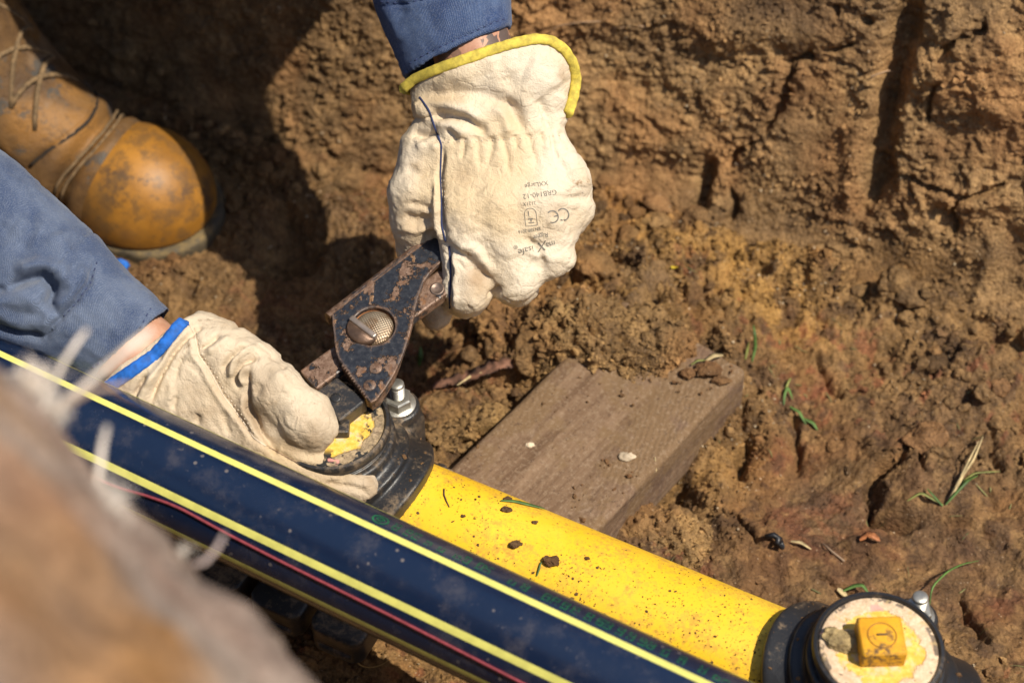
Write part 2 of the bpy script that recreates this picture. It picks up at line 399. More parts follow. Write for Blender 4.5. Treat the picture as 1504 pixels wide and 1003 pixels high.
def m_capmud(name='mud_smeared_yellow', rim=.0262, wob=.021, mudc=((.52, .36, .23), (.74, .57, .40)), blk=0.):
    """yellow cap smeared with a dried cream mud ring"""
    n = N(name); xyz = n.n('SeparateXYZ', {0: n.co()})
    r = n.math('SQRT', n.math('ADD', n.math('POWER', xyz.outputs[0], 2.), n.math('POWER', xyz.outputs[1], 2.)))
    a = n.noise(75, 5, .65); b = n.noise(300, 4, .7)
    rr = n.math('ADD', r, n.math('MULTIPLY', n.math('SUBTRACT', a, .5), wob))
    f = n.math('MULTIPLY', n.ramp(rr, rim, rim + .0018), .96)
    yel = n.mix(n.ramp(b, .35, .7), (.62, .38, .05), (.78, .55, .14))
    yel = n.mix(n.math('MULTIPLY', n.ramp(n.noise(120, 5, .7), .5, .62), .8), yel, (.66, .47, .30))
    mud = n.mix(n.ramp(b, .3, .75), *mudc)
    c = n.mix(f, yel, mud)
    c = n.mix(n.math('MULTIPLY', n.ramp(n.noise(260, 3, .7), .66, .70), .85), c, (.12, .07, .04))
    if blk: c = n.mix(n.math('MULTIPLY', n.ramp(n.noise(55, 4, .7), .50, .54), n.ramp(r, rim - .008, rim)), c, (.018, .018, .018))
    if not blk: c = n.mix(n.math('MULTIPLY', n.math('MULTIPLY', n.ramp(n.noise(70, 4, .7), .50, .54), n.ramp(r, .0330, .0345)), .75), c, (.02, .02, .022)); c = n.mix(n.math('MULTIPLY', n.ramp(n.noise(95, 5, .7), .54, .62), .6), c, (.50, .36, .16))
    pk = n.math('MULTIPLY', n.ramp(n.noise(60, 3, .5), .63, .68), n.ramp(r, .018, .026)); c = n.mix(n.math('MULTIPLY', pk, .8), c, (.70, .30, .26))
    return n.out(c, .75, n.bump(n.math('ADD', n.math('MULTIPLY', f, .7), n.math('MULTIPLY', b, .5)), .0016, .7), .3)
def m_knob():
    n = N('grimy_yellow_plastic'); a = n.noise(90, 5, .7); b = n.noise(380, 4, .7)
    c = n.mix(n.ramp(a, .3, .7), (.56, .26, .010), (.70, .37, .015)); c = n.mix(n.math('MULTIPLY', n.ramp(a, .56, .68), .7), c, (.30, .15, .03))
    c = n.mix(n.math('MULTIPLY', n.ramp(n.noise(55, 3, .6), .5, .6), n.ramp(b, .42, .6)), c, (.12, .065, .025))
    bv_ = n.n('Bevel', {'Radius': .0030}, samples=6).outputs[0]; dp = n.n('VectorMath', {0: bv_, 1: n.n('NewGeometry').outputs['Normal']}, operation='DOT_PRODUCT').outputs['Value']
    c = n.mix(n.math('MULTIPLY', n.ramp(n.math('ADD', n.math('SUBTRACT', 1., dp), n.math('MULTIPLY', n.math('SUBTRACT', a, .5), .5)), .04, .12), .8), c, (.13, .06, .02))
    return n.out(c, .5, n.bump(b, .0006, .6), .4)
def m_bootleather():
    n = N('scuffed_boot_leather'); a = n.noise(30, 5, .65); b = n.noise(12, 4, .55); e = n.noise(120, 4, .7)
    c = n.mix(n.ramp(a, .35, .68), (.075, .040, .017), (.150, .082, .031)); c = n.mix(n.math('MULTIPLY', n.ramp(b, .5, .66), .7), c, (.30, .14, .03))
    c = n.mix(n.math('MULTIPLY', n.ramp(n.noise(17, 3, .5), .6, .68), .55), c, (.055, .075, .085))
    c = n.mix(n.math('MULTIPLY', n.ramp(e, .55, .75), .4), c, (.06, .035, .02))
    c = n.mix(n.math('MULTIPLY', n.ramp(n.noise(48, 6, .75), .5, .62), .6), c, (.075, .042, .02)); c = n.mix(n.math('MULTIPLY', n.ramp(n.noise(22, 6, .7, vec=n.mapc((1, 1, 1), (0, 0, 0), (5, 2, 1))), .52, .64), .6), c, (.20, .13, .075)); c = n.mix(n.math('MULTIPLY', n.ramp(n.noise(26, 5, .7), .55, .62), .7), c, (.05, .055, .055))
    return n.out(c, .60, n.bump(a, .0030, .5, n.bump(e, .0010, .6)), .35)
def m_toecap():
    n = N('worn_toe_cap'); a = n.noise(26, 5, .6); e = n.noise(190, 4, .7)
    c = n.mix(n.ramp(a, .3, .7), (.22, .095, .012), (.37, .165, .022)); c = n.mix(n.math('MULTIPLY', n.ramp(n.noise(55, 6, .75), .46, .60), .8), c, (.135, .070, .024)); c = n.mix(n.math('MULTIPLY', n.ramp(n.noise(33, 5, .7, vec=n.mapc((1, 1, 1), (0, 0, .4), (3, 1, 2))), .60, .66), .8), c, (.085, .048, .024)); c = n.mix(n.math('MULTIPLY', n.ramp(e, .58, .72), .6), c, (.10, .05, .02)); c = n.mix(n.math('MULTIPLY', n.ramp(n.noise(11, 4, .65), .50, .66), .6), c, (.13, .075, .03))
    return n.out(c, .50, n.bump(e, .0005, .5), .45)
def m_skin(tattoo=None):
    n = N('skin'); a = n.noise(60, 4, .6)
    c = n.mix(n.ramp(a, .3, .7), (.40, .20, .125), (.52, .29, .19))
    ink = n.attr('ink'); f = n.math('MULTIPLY', ink, n.ramp(n.noise(75, 3, .5, dist=1.5), .43, .50))
    c = n.mix(n.math('MULTIPLY', f, .88), c, (.045, .045, .048))
    return n.out(c, .5, n.bump(n.noise(700, 3, .6), .0004, .4), .4, **{'Subsurface Weight': .08, 'Subsurface Radius': (.008, .003, .002)})

# ================================================================== THE TRENCH
TH = radians(27); UA = np.array([cos(TH), -sin(TH), 0]); VA = np.array([sin(TH), cos(TH), 0]); ZA = np.array([0, 0, 1.])
VW = .258; BAT = radians(65); BANK = .46; VN = -.47
def us(px, py):
    """photo pixel -> (u, s) on the trench profile: floor, then up the far wall"""
    q = P(px, py, 0); u, v = q @ UA, q @ VA
    if v <= VW: return (u, v)
    nrm = -sin(BAT) * VA + cos(BAT) * ZA; p0 = VA * VW; r = ray(px, py); q = CAM + r * (((p0 - CAM) @ nrm) / (r @ nrm))
    return (q @ UA, VW + q[2] / sin(BAT))
def line(*pts): return [us(*p) for p in pts]
U0, U1, S0, S1, DG = -.78, .60, -.47, VW + .30, .00142
nu = int((U1 - U0) / DG) + 1; ns = int((S1 - S0) / DG) + 1
uu, ss = np.meshgrid(np.linspace(U0, U1, nu), np.linspace(S0, S1, ns), indexing='ij'); u = uu.ravel(); s = ss.ravel(); XY = np.stack([u, s], 1).astype(np.float32)
def blob(px, py, rx, ry=None, ang=0, pw=1):
    c = us(px, py); ry = ry or rx; du, ds = u - c[0], s - c[1]; a = radians(ang)
    d = ((du * cos(a) + ds * sin(a)) / rx) ** 2 + ((-du * sin(a) + ds * cos(a)) / ry) ** 2
    return np.exp(-d ** pw)
wall = sst(VW - .012, VW + .015, s)
n1 = fbm2(u * 9, s * 9, 4, 1); n2 = fbm2(u * 30, s * 30, 4, 21)
# crumbly / smooth zones
crumb = np.clip(.35 + 1.6 * fbm2(u * 6 + 3, s * 6, 3, 40), 0, 1)
for q in ((850, 470, .085), (700, 560, .07), (1000, 760, .05), (640, 660, .04), (1090, 620, .05), (960, 330, .10), (1330, 540, .07)): crumb = np.maximum(crumb, blob(*q))
for q in ((1270, 620, .06), (1330, 780, .07), (300, 450, .09), (1190, 560, .04), (300, 330, .06), (1250, 700, .05)): crumb *= 1 - .55 * blob(*q)
crumb = np.where(s > VW, .30 + .6 * crumb, crumb)
f1, f2, i1 = wor2(u * 34 + n2 * .5, s * 34 + n1 * .6, 3); cl = np.maximum(0, 1 - f1 * 1.25) ** .7 * (.35 + .9 * i1)
g1, g2, i2 = wor2(u * 92 + n2 * .8, s * 92, 5); cm = np.maximum(0, 1 - g1 * 1.2) ** .75 * (.2 + .9 * i2)
k1, k2, i3 = wor2(u * 215 + n2 * 2, s * 215, 8); ck = np.maximum(0, 1 - k1 * 1.2) * (.2 + i3)
fine = fbm2(u * 120, s * 120, 4, 60, .6); med = fbm2(u * 46, s * 46, 4, 80, .55)
rid = 1 - 2 * np.abs(fbm2(u * 55, s * 75, 3, 90))
h = .016 * n1 * (1 - .6 * wall) + .0065 * n2 * (1 - .35 * wall)
flr = .0080 * cl * crumb + .0074 * cm * (.15 + .85 * crumb) + .0072 * ck * (.35 + .65 * crumb) + .0030 * med + .0026 * fine
# smeared wall: fine horizontal ripples
rip = fbm2(u * 60 + n2 * 2, s * 150 + n2 * 3, 4, 110, .6); rr = 1 - 2 * np.abs(fbm2(u * 42 + n1 * 3, s * 105 + 2 * n2, 3, 130))
wl = .0040 * rip * (.5 + .5 * crumb) + .0034 * np.clip(rr, -1, 1) * (.25 + .75 * sst(-.15, .25, fbm2(u * 5, s * 5, 3, 150))) + .0036 * cm * crumb + .0038 * ck * (.35 + .65 * crumb) + .0028 * fine + .0026 * med
flat = np.zeros_like(u)
for q in ((1130, 320, .055, .045, 0, 2), (1100, 20, .08, .025, 0, 2), (1440, 400, .05, .035, 10, 2), (1340, 400, .05, .02, 20, 2), (1190, 200, .035, .05, 0, 2), (960, 260, .04, .03, 0, 2), (400, 80, .10, .04, -20, 2)): flat = np.maximum(flat, blob(*q))
wl = wl * (.88 - .58 * flat)
h = h + flr * (1 - wall) + wl * wall
# heaps, pits and the marks left by the bucket, spade and boots
heap = [((700, 470), .07, .06, 0, .026), ((655, 610), .05, .02, 40, .020), ((610, 700), .04, .03, 0, .012),
        ((1010, 775), .035, .025, 0, .010), ((985, 720), .055, .022, -38, -.034), ((1060, 640), .05, .016, -38, -.020), ((930, 380), .11, .05, -20, .020), ((1090, 430), .1, .05, 0, .010), ((1370, 500), .10, .03, 0, .020), ((1200, 440), .08, .03, 0, .010), ((1450, 590), .05, .035, 0, .022),
        ((1330, 700), .05, .03, 20, .008), ((1180, 640), .035, .07, 10, -.010), ((1060, 640), .02, .05, 10, .010), ((735, 515), .03, .018, 30, -.028), ((705, 590), .035, .012, 20, -.022), ((1480, 540), .03, .012, 0, -.020),
        ((640, 500), .03, .03, 0, -.012), ((1250, 745), .05, .03, 0, -.010), ((1390, 760), .06, .02, 0, .010), ((1100, 800), .04, .03, 0, .008), ((240, 420), .03, .025, 0, .012), ((1010, 440), .06, .02, 0, .010), ((520, 470), .09, .07, 0, -.012)]
for c, rx, ry, ang, ht in heap: h = h + ht * blob(*c, rx, ry, ang) * (1 + .5 * n2)
for (px, py), zz, rx, ry, ang, ht in (((868, 510), .055, .060, .030, -4, .016), ((950, 485), .055, .040, .024, -28, .010), ((790, 505), .03, .060, .045, 15, .020), ((880, 440), .02, .09, .04, 0, .014)):
    q_ = P(px, py, zz); du, ds = u - q_ @ UA, s - q_ @ VA; a_ = radians(ang); d_ = ((du * cos(a_) + ds * sin(a_)) / rx) ** 2 + ((-du * sin(a_) + ds * cos(a_)) / ry) ** 2; m_ = np.exp(-d_ ** 1.3) * (1 + .8 * n2 + .5 * fine); h = h + ht * m_; crumb = np.maximum(crumb, m_.clip(0, 1)); h = h + m_.clip(0, 1) * (.007 * cm + .005 * ck + .006 * cl)
h = h + .016 * np.exp(-((s - VW + .010) / .022) ** 2) * (.5 + 1.8 * np.clip(fbm2(u * 14, s * 4, 3, 170) + .2, 0, 1)) * sst(-.1, .05, u)
wig = np.stack([fbm2(u * 26, s * 26, 3, 190), fbm2(u * 26 + 9, s * 26 + 4, 3, 191)], 1).astype(np.float32) * .011
wig2 = np.stack([fbm2(u * 80, s * 80, 3, 193), fbm2(u * 80 + 9, s * 80 + 4, 3, 194)], 1).astype(np.float32) * .006
ST = []
crack = [((1192, 60), (1185, 85), (1168, 98), (1150, 130), (1150, 165), (1122, 190), (1110, 205)), ((1110, 205), (1080, 225), (1065, 242)), ((1230, 0), (1232, 20)), ((1262, 20), (1270, 45)),
         ((1380, 115), (1370, 150), (1368, 180)), ((1445, 20), (1430, 50), (1405, 60), (1380, 85)), ((1310, 262), (1390, 285), (1420, 292), (1500, 268)), ((1420, 292), (1405, 320), (1398, 350)), ((1072, 270), (1084, 305), (1075, 340)), ((1250, 60), (1210, 70)),
         ((1165, 590), (1170, 640), (1160, 690)), ((1342, 655), (1310, 690), (1288, 720), (1280, 750), (1330, 770), (1370, 775)), ((1190, 530), (1210, 560), (1245, 580)), ((1105, 560), (1090, 590), (1095, 640), (1082, 700)), ((1060, 740), (1080, 780), (1120, 805)), ((1360, 665), (1350, 710)),
         ((870, 570), (900, 560), (960, 530)), ((1440, 640), (1470, 700)), ((1000, 470), (1060, 480)), ((880, 430), (905, 470), (900, 500)), ((1200, 850), (1260, 880), (1300, 870)), ((1420, 860), (1430, 900), (1440, 950)), ((1390, 560), (1450, 550)), ((1040, 420), (1090, 400))]
for c in crack: ST.append((line(*c), .0024, -.012))
for c in ((((1342, 655), (1310, 690), (1288, 720), (1280, 750), (1330, 770), (1370, 775)), .006, -.012), (((1105, 560), (1090, 590), (1095, 640), (1082, 700)), .005, -.010), (((1370, 775), (1430, 790), (1490, 800)), .006, -.010), (((950, 800), (985, 720), (1010, 700)), .006, -.008), (((1240, 790), (1300, 810)), .008, .006),
          (((1268, 640), (1262, 680)), .006, -.008), (((540, 560), (640, 545), (690, 560)), .006, -.012), (((280, 420), (270, 450)), .007, -.016), (((430, 300), (420, 420)), .02, -.02), (((380, 380), (470, 400)), .01, -.008)): ST.append((line(*c[0]), c[1], c[2]))
ST.append((line((990, 338), (1060, 352), (1140, 385), (1230, 418), (1300, 452), (1380, 482), (1440, 500)), .0055, -.013))
h = h + strokes(XY + wig + wig2, ST)
SW = []
SW.append((line((1335, -30), (1318, 60), (1300, 150), (1285, 240), (1272, 300), (1262, 335)), .0085, -.030))
SW.append((line((1352, -30), (1334, 80), (1312, 200), (1292, 300)), .005, -.012))
SW.append((line((1043, 235), (1034, 280), (1022, 335)), .0065, -.020))
SW.append((line((1290, 60), (1268, 190), (1255, 320)), .010, .006)); SW.append((line((1052, 240), (1048, 330)), .010, .006))
SW.append((line((1255, 395), (1300, 420), (1340, 440)), .012, .009)); SW.append((line((1310, 335), (1290, 365), (1265, 390)), .014, -.012)); SW.append((line((1460, 345), (1445, 400), (1425, 465)), .007, .010)); SW.append((line((1490, 340), (1470, 420)), .006, -.006))
SW.append((line((1360, 290), (1420, 300), (1510, 290)), .010, .010)); SW.append((line((1360, 330), (1420, 345), (1510, 350)), .012, -.008)); SW.append((line((1385, 310), (1400, 335)), .010, -.010)); SW.append((line((1340, 60), (1350, 130)), .016, .016))
SW.append((line((950, 25), (1050, 45), (1150, 50), (1250, 55)), .014, .014)); SW.append((line((960, 75), (1060, 85), (1160, 80), (1230, 75)), .012, -.012)); SW.append((line((780, 15), (900, 25), (960, 30)), .012, .010)); SW.append((line((760, 40), (880, 60)), .012, -.008))
SW.append((line((1370, 30), (1440, 90), (1500, 60)), .030, .022)); SW.append((line((1370, 110), (1430, 160), (1500, 160)), .022, .015)); SW.append((line((1360, 200), (1430, 190), (1500, 205)), .014, -.012)); SW.append((line((870, 110), (960, 130), (1060, 160)), .010, -.005)); SW.append((line((860, 200), (960, 215), (1050, 205)), .014, .006))
SW.append((line((100, 60), (300, 110), (480, 190), (540, 240)), .014, .010)); SW.append((line((100, 90), (300, 150), (450, 225)), .014, -.012)); SW.append((line((200, 20), (400, 60), (540, 110)), .010, -.006))
SW = [(p_, w_, h_ if k_ < 3 else h_ * .5) for k_, (p_, w_, h_) in enumerate(SW)]
h = h + strokes(XY + .55 * wig + .4 * wig2, SW)
sm = blob(1330, 395, .05, .022, 15); sm2 = blob(1150, 10, .07, .02, 0); smooth = np.clip(sm + sm2, 0, 1)
h = h * (1 - .45 * smooth)
eu = sst(U0, U0 + .05, u) * sst(U1, U1 - .05, u); h = h * eu
dv = (-.075 * sst(-.02, -.30, u) + .010 * sst(.1, .45, u)) * eu
# joint floor / wall, rounded
R_ = .02; a = sst(VW - R_, VW + R_, s) * BAT
t_ = np.clip(s - VW, 0, None); v = np.minimum(s, VW) + dv * sst(VW - .16, VW, s) + t_ * cos(BAT); z = t_ * sin(BAT)
v = v - np.sin(a) * h; z = z + np.cos(a) * h
edge = sst(S0, S0 + .02, s); z = z * edge
TP = u[:, None] * UA + v[:, None] * VA + z[:, None] * ZA
gi = np.arange(nu * ns).reshape(nu, ns); jw = int((VW - S0) / DG)
def soil_colour():
    base = np.array([.205, .124, .055]); c = np.ones((len(u), 3)) * base
    def lay(m, col): c[:] = c + np.clip(m, 0, 1)[:, None] * (np.array(col) - c)
    q = fbm2(u * 8 + 5, s * 8, 4, 210); q2 = fbm2(u * 22, s * 22, 4, 220); q3 = fbm2(u * 45 + 3, s * 45, 3, 230)
    lay(.65 * sst(.0, .45, q), (.255, .155, .066)); lay(.55 * sst(.0, .5, -q), (.135, .080, .040))
    for b, am in ((blob(1000, 380, .10, .035, -10), 1.), (blob(1110, 440, .08, .04, -20), .9), (blob(1040, 700, .03, .035), .85), (blob(1110, 640, .045, .07), .55), (blob(950, 330, .06, .02), .6), (blob(850, 480, .1, .04), .30)): lay(b * am * (.6 + 1.4 * q2), (.37, .215, .070))
    for b in (blob(1180, 570, .025, .02), blob(1210, 690, .05, .04), blob(1150, 700, .03, .05), blob(1450, 850, .05, .04), blob(1230, 800, .05, .03), blob(690, 575, .02, .02)): lay(b * .42 * (.1 + 2.4 * sst(.0, .4, q3)), (.19, .070, .040))
    lay(.9 * blob(1380, 830, .18, .10, 10) * (.8 + q2), (.105, .060, .034)); lay(.75 * blob(1340, 700, .09, .06) * (.8 + q2), (.125, .074, .042)); lay(.55 * blob(1450, 600, .07, .06) * (.8 + q2), (.15, .09, .048)); qf = fbm2(u * 110, s * 110, 3, 260); lay(.55 * sst(.18, .32, qf) * sst(-.05, .25, fbm2(u * 12, s * 12, 3, 270)) * (s < VW), (.20, .062, .035)); lay(.35 * sst(.22, .36, fbm2(u * 120 + 4, s * 120, 3, 280)) * (s < VW), (.33, .21, .10)); lay(.7 * sst(.18, .32, fbm2(u * 70 + 9, s * 70, 3, 290)), (.09, .052, .030))
    wallm = sst(VW - .01, VW + .03, s); lay(wallm * .85, (.29, .185, .092)); lay(wallm * .6 * sst(-.05, .4, q2), (.37, .235, .115)); lay(wallm * .65 * sst(.05, .4, -q2), (.19, .118, .060))
    lay(.8 * sm, (.150, .080, .028)); lay(.8 * sm2, (.135, .082, .046))
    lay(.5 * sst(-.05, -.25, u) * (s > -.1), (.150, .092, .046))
    return c * np.array([1.04, .99, .88])
SCOL = soil_colour()
M_SOIL = m_soil(); M_SOILP = m_soil('dry_soil', False)
def grid_faces(i0, i1, j0, j1):
    q = gi[i0:i1, j0:j1]; return np.stack([q[:-1, :-1], q[1:, :-1], q[1:, 1:], q[:-1, 1:]], -1).reshape(-1, 4), q
def part_of(name, j0, j1):
    f, q = grid_faces(0, nu, j0, j1); ids = q.ravel(); rem = np.full(nu * ns, -1); rem[ids] = np.arange(len(ids))
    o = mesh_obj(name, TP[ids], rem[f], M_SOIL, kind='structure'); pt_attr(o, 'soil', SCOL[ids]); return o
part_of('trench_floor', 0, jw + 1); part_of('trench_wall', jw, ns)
TPG = TP.reshape(nu, ns, 3)
def ground_z(x, y):
    """height of the trench floor under a point"""
    q = np.array([x, y, 0]); a_ = int(np.clip((q @ UA - U0) / DG, 0, nu - 1)); b_ = int(np.clip((q @ VA - S0) / DG, 0, jw)); return TPG[a_, b_, 2]

# the rest of the dug trench and the land around it, coarse
FAR = 150.
def strip(name, ua, ub, prof, n):
    us_ = np.linspace(ua, ub, n); vv = []; 
    for a_ in us_:
        for p_ in prof: vv.append(a_ * UA + p_[0] * VA + p_[1] * ZA)
    m_ = len(prof); f = [[i * m_ + k, (i + 1) * m_ + k, (i + 1) * m_ + k + 1, i * m_ + k + 1] for i in range(n - 1) for k in range(m_ - 1)]
    vv = np.array(vv); o = mesh_obj(name, vv, np.array(f), M_SOIL, kind='structure'); pt_attr(o, 'soil', np.ones((len(vv), 3)) * (.165, .095, .045)); return o
vt = VW + .30 * cos(BAT); zt = .30 * sin(BAT); vb = VW + BANK / math.tan(BAT)
row = np.r_[np.arange(0, nu, 6), nu - 1]; pu = np.linspace(U0, U1, nu)[row]; r1 = pu[:, None] * UA + (vb - .02) * VA + (BANK - .02) * ZA; r2 = pu[:, None] * UA + (vb + .02) * VA + BANK * ZA; tv = np.stack([TPG[row, -1], r1, r2], 1).reshape(-1, 3)
o = mesh_obj('trench_wall', tv, np.array([[i * 3 + k, (i + 1) * 3 + k, (i + 1) * 3 + k + 1, i * 3 + k + 1] for i in range(len(row) - 1) for k in range(2)]), M_SOIL, kind='structure'); pt_attr(o, 'soil', np.ones((len(tv), 3)) * (.20, .125, .062))
strip('trench_wall', U0, U1, [(-.60, BANK), (-.58, BANK - .015), (VN, 0)], 40)
full = [(-.60, BANK), (-.58, BANK - .015), (VN, 0), (VW, 0), (vb - .02, BANK - .02), (vb + .02, BANK)]
strip('trench', U1, FAR, full, 60); strip('trench', -FAR, U0 + .0, full, 60)
strip('ground', -FAR, FAR, [(vb + .02, BANK), (vb + .6, BANK + .01), (3, BANK), (FAR, BANK)], 40)
strip('ground', -FAR, FAR, [(-FAR, BANK), (-3, BANK), (-1.2, BANK), (-.60, BANK)], 40)

# crumbly soil slumped over the far end of the block
SLV, SLN = [], []
def slump(px, py, zz, rad_, ang, seed, sub=6):
    bm = bmesh.new(); bmesh.ops.create_icosphere(bm, subdivisions=sub, radius=1); v0 = np.array([x.co[:] for x in bm.verts]); f0 = np.array([[x.index for x in p.verts] for p in bm.faces]); bm.free()
    c0 = P(px, py, zz); a_ = radians(ang); e1 = UA * cos(a_) + VA * sin(a_); e2 = -UA * sin(a_) + VA * cos(a_); R3 = np.array(rad_)
    L = v0 * R3; p_ = c0 + L[:, :1] * e1 + L[:, 1:2] * e2 + L[:, 2:] * ZA; nr = v0 / R3; nr /= np.linalg.norm(nr, axis=1)[:, None]; nr = nr[:, :1] * e1 + nr[:, 1:2] * e2 + nr[:, 2:] * ZA
    b_ = np.abs(fbm3(p_ * 85, 3, seed + 9)); p_ = p_ + nr * (.018 * fbm3(p_ * 24, 3, seed) + .014 * fbm3(p_ * 60, 3, seed + 3) - .012 * np.exp(-(b_ / .09) ** 2) * .5 + .0060 * fbm3(p_ * 190, 3, seed + 5))[:, None]
    o_ = mesh_obj('soil_mound', p_, f0, M_SOIL, kind='structure'); q_ = fbm3(p_ * 30, 3, seed + 7)[:, None]; cc = np.ones((len(p_), 3)) * (.25, .150, .062); cc = cc + np.clip(q_ * 2, 0, 1) * (np.array((.34, .21, .085)) - cc) + np.clip(-q_ * 2, 0, 1) * (np.array((.16, .095, .045)) - cc); pt_attr(o_, 'soil', cc); SLV.append(p_[nr[:, 2] > .1]); SLN.append(nr[nr[:, 2] > .1])
slump(868, 500, .046, (.062, .036, .026), -6, 1000); slump(962, 498, .050, (.034, .020, .014), -34, 1040, 5); slump(792, 498, .026, (.050, .040, .026), 10, 1080); slump(930, 450, .024, (.055, .035, .020), -20, 1120, 5); slump(690, 640, .010, (.040, .016, .016), 45, 1160, 5); slump(985, 790, .004, (.035, .025, .012), 0, 1200, 5)

# spoil heap on the near bank
bm = bmesh.new(); bmesh.ops.create_icosphere(bm, subdivisions=6, radius=1); hv = np.array([x.co[:] for x in bm.verts]); hf = np.array([[x.index for x in p.verts] for p in bm.faces]); bm.free()
HC = PD(-190, 1205, .69); ax1 = RT * .69 - UP * .72; ax2 = RT * .72 + UP * .69; ax3 = -FW
hp = HC + hv[:, :1] * ax1 * .62 + hv[:, 1:2] * ax2 * .133 + hv[:, 2:] * ax3 * .19
dn = hv / np.array([.62, .133, .19]); dn = dn[:, :1] * ax1 + dn[:, 1:2] * ax2 + dn[:, 2:] * ax3; dn /= np.linalg.norm(dn, axis=1)[:, None]
hp = hp + dn * (.022 * fbm3(hp * 8 + 2, 3, 300) + .020 * fbm3(hp * 28, 3, 310) + .006 * fbm3(hp * 90, 3, 320))[:, None]
o = mesh_obj('soil_heap', hp, hf, M_SOIL, kind='structure')
hc = np.ones((len(hp), 3)) * (.285, .20, .148); qn = fbm3(hp * 14, 4, 330)[:, None]; qo = fbm3(hp * 8 + 4, 3, 340)[:, None]
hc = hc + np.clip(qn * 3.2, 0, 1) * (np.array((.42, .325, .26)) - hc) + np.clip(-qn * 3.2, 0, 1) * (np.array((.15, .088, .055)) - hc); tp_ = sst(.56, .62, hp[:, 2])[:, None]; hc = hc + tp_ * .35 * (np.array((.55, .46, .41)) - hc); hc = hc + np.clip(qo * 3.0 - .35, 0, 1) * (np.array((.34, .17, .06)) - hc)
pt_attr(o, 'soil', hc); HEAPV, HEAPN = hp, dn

# ================================================================== PIPES
def pipe_mesh(A, d, R, L0, L1, wall=.006, n=96, m=60):
    d = d / np.linalg.norm(d); e1 = np.cross(d, ZA); e1 /= np.linalg.norm(e1); e2 = np.cross(e1, d)
    a = np.arange(n) * 2 * pi / n; ring = np.cos(a)[:, None] * e1 + np.sin(a)[:, None] * e2
    ts = np.linspace(L0, L1, m); v = []
    for r_, order in ((R, ts), (R - wall, ts[::-1])):
        for t in order: v.append(A + d * t + ring * r_)
    v = np.concatenate(v); M = 2 * m; f = [[i * n + k, i * n + (k + 1) % n, ((i + 1) % M) * n + (k + 1) % n, ((i + 1) % M) * n + k] for i in range(M) for k in range(n)]
    return v, np.array(f)[:, ::-1]
def smooth_angle(o, deg=35):
    try: o.data.set_sharp_from_angle(angle=radians(deg))
    except Exception: pass
    return o
YA, YD, YR = np.array([0, -.1985, .095]), np.array([1, -.5027, 0]), .045; YD = YD / np.linalg.norm(YD)
yv, yf = pipe_mesh(YA, YD, YR, -1.3, 1.5)
M_YEL = m_yellow()
smooth_angle(mesh_obj('yellow_pipe', yv, yf, M_YEL, label='bright yellow plastic pipe speckled with mud running across the block', cat='pipe'))
BA, BD, BR = np.array([-.05, -.2875, .1925]), np.array([1, -.5506, 0]), .0366; BD = BD / np.linalg.norm(BD)
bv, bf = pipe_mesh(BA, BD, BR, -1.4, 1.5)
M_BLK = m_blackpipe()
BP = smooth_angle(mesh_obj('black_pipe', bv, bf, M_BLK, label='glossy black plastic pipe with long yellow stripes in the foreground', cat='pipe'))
bw = CAM - BA; bw = bw - BD * (bw @ BD); bw /= np.linalg.norm(bw); bs = np.cross(BD, bw); bs = bs if bs @ UP > 0 else -bs
def on_black(t, ang, off=0.): return BA + BD * t + (BR + off) * (cos(radians(ang)) * bw + sin(radians(ang)) * bs)
M_STR = m_plain('stripe_yellow', (.62, .59, .15), .42, var=.10, vs=90)
for ang, hw in ((41, 3.9), (-18.5, 3.9), (-60, 3.9), (86, 3.6), (145, 3.9), (215, 3.9)):
    ts = np.linspace(-1.4, 1.5, 60); aa = np.linspace(-hw, hw, 5); v = np.array([on_black(t, ang + a_, .00016) for t in ts for a_ in aa])
    f = [[i * 5 + k, (i + 1) * 5 + k, (i + 1) * 5 + k + 1, i * 5 + k + 1] for i in range(59) for k in range(4)]
    mesh_obj('stripe', v, f, M_STR, BP)
def t_at(px):
    ts = np.linspace(-1, 1, 400); q = np.array([BA + BD * t + BR * bw for t in ts]) - CAM; x = 752 + FPX * (q @ RT) / (q @ FW); return np.interp(px, x, ts)
# dot-matrix ink, too blurred in the photograph to read
ink = MB(); M_INK = m_plain('green_ink', (.010, .13, .045), .5, var=.35, vs=400)
def dot(t, ang, r=.00052):
    c = on_black(t, ang, .0003); nn = (c - BA) - BD * ((c - BA) @ BD); nn /= np.linalg.norm(nn); e = np.cross(BD, nn)
    v = [c + r * (cos(k * pi / 3) * BD + sin(k * pi / 3) * e) for k in range(6)]; ink.add(v, [[0, 1, 2, 3, 4, 5]])
for x0, x1 in ((535, 552), (553, 577), (584, 602), (603, 620), (627, 637), (640, 655), (660, 668), (671, 684), (708, 724), (726, 746), (758, 784), (786, 815), (821, 836), (838, 862), (868, 877), (884, 898), (901, 926), (934, 957), (959, 982), (990, 1010), (1012, 1040), (1046, 1052), (1060, 1088), (1096, 1130), (1140, 1190)):
    t0, t1 = t_at(x0), t_at(x1); nc = max(1, int((t1 - t0) / .0052)); tall = 1 if rng.random() > .3 else .6
    for c_ in range(nc):
        tc = t0 + (c_ + .05) * (t1 - t0) / nc
        for i in range(5):
            for j in range(7):
                if (i in (0, 4) or j in (0, 3, 6)) and rng.random() < .78 and j <= 6 * tall: dot(tc + i * .00092, 50.5 + j * 2.0 + rng.normal() * .1)
tg = t_at(516)
for k in range(34): dot(tg + .0052 * cos(k * 2 * pi / 34), 56.5 + 7.2 * sin(k * 2 * pi / 34), .00062)
for k in range(20): dot(tg + .0024 * cos(k * 1.6 * pi / 20 + .3), 56.5 + 3.2 * sin(k * 1.6 * pi / 20 + .3), .0005)
for k in range(5): dot(tg + .0005 * k, 56.3, .0005)
ink.build('printed_marks', M_INK, BP, False)
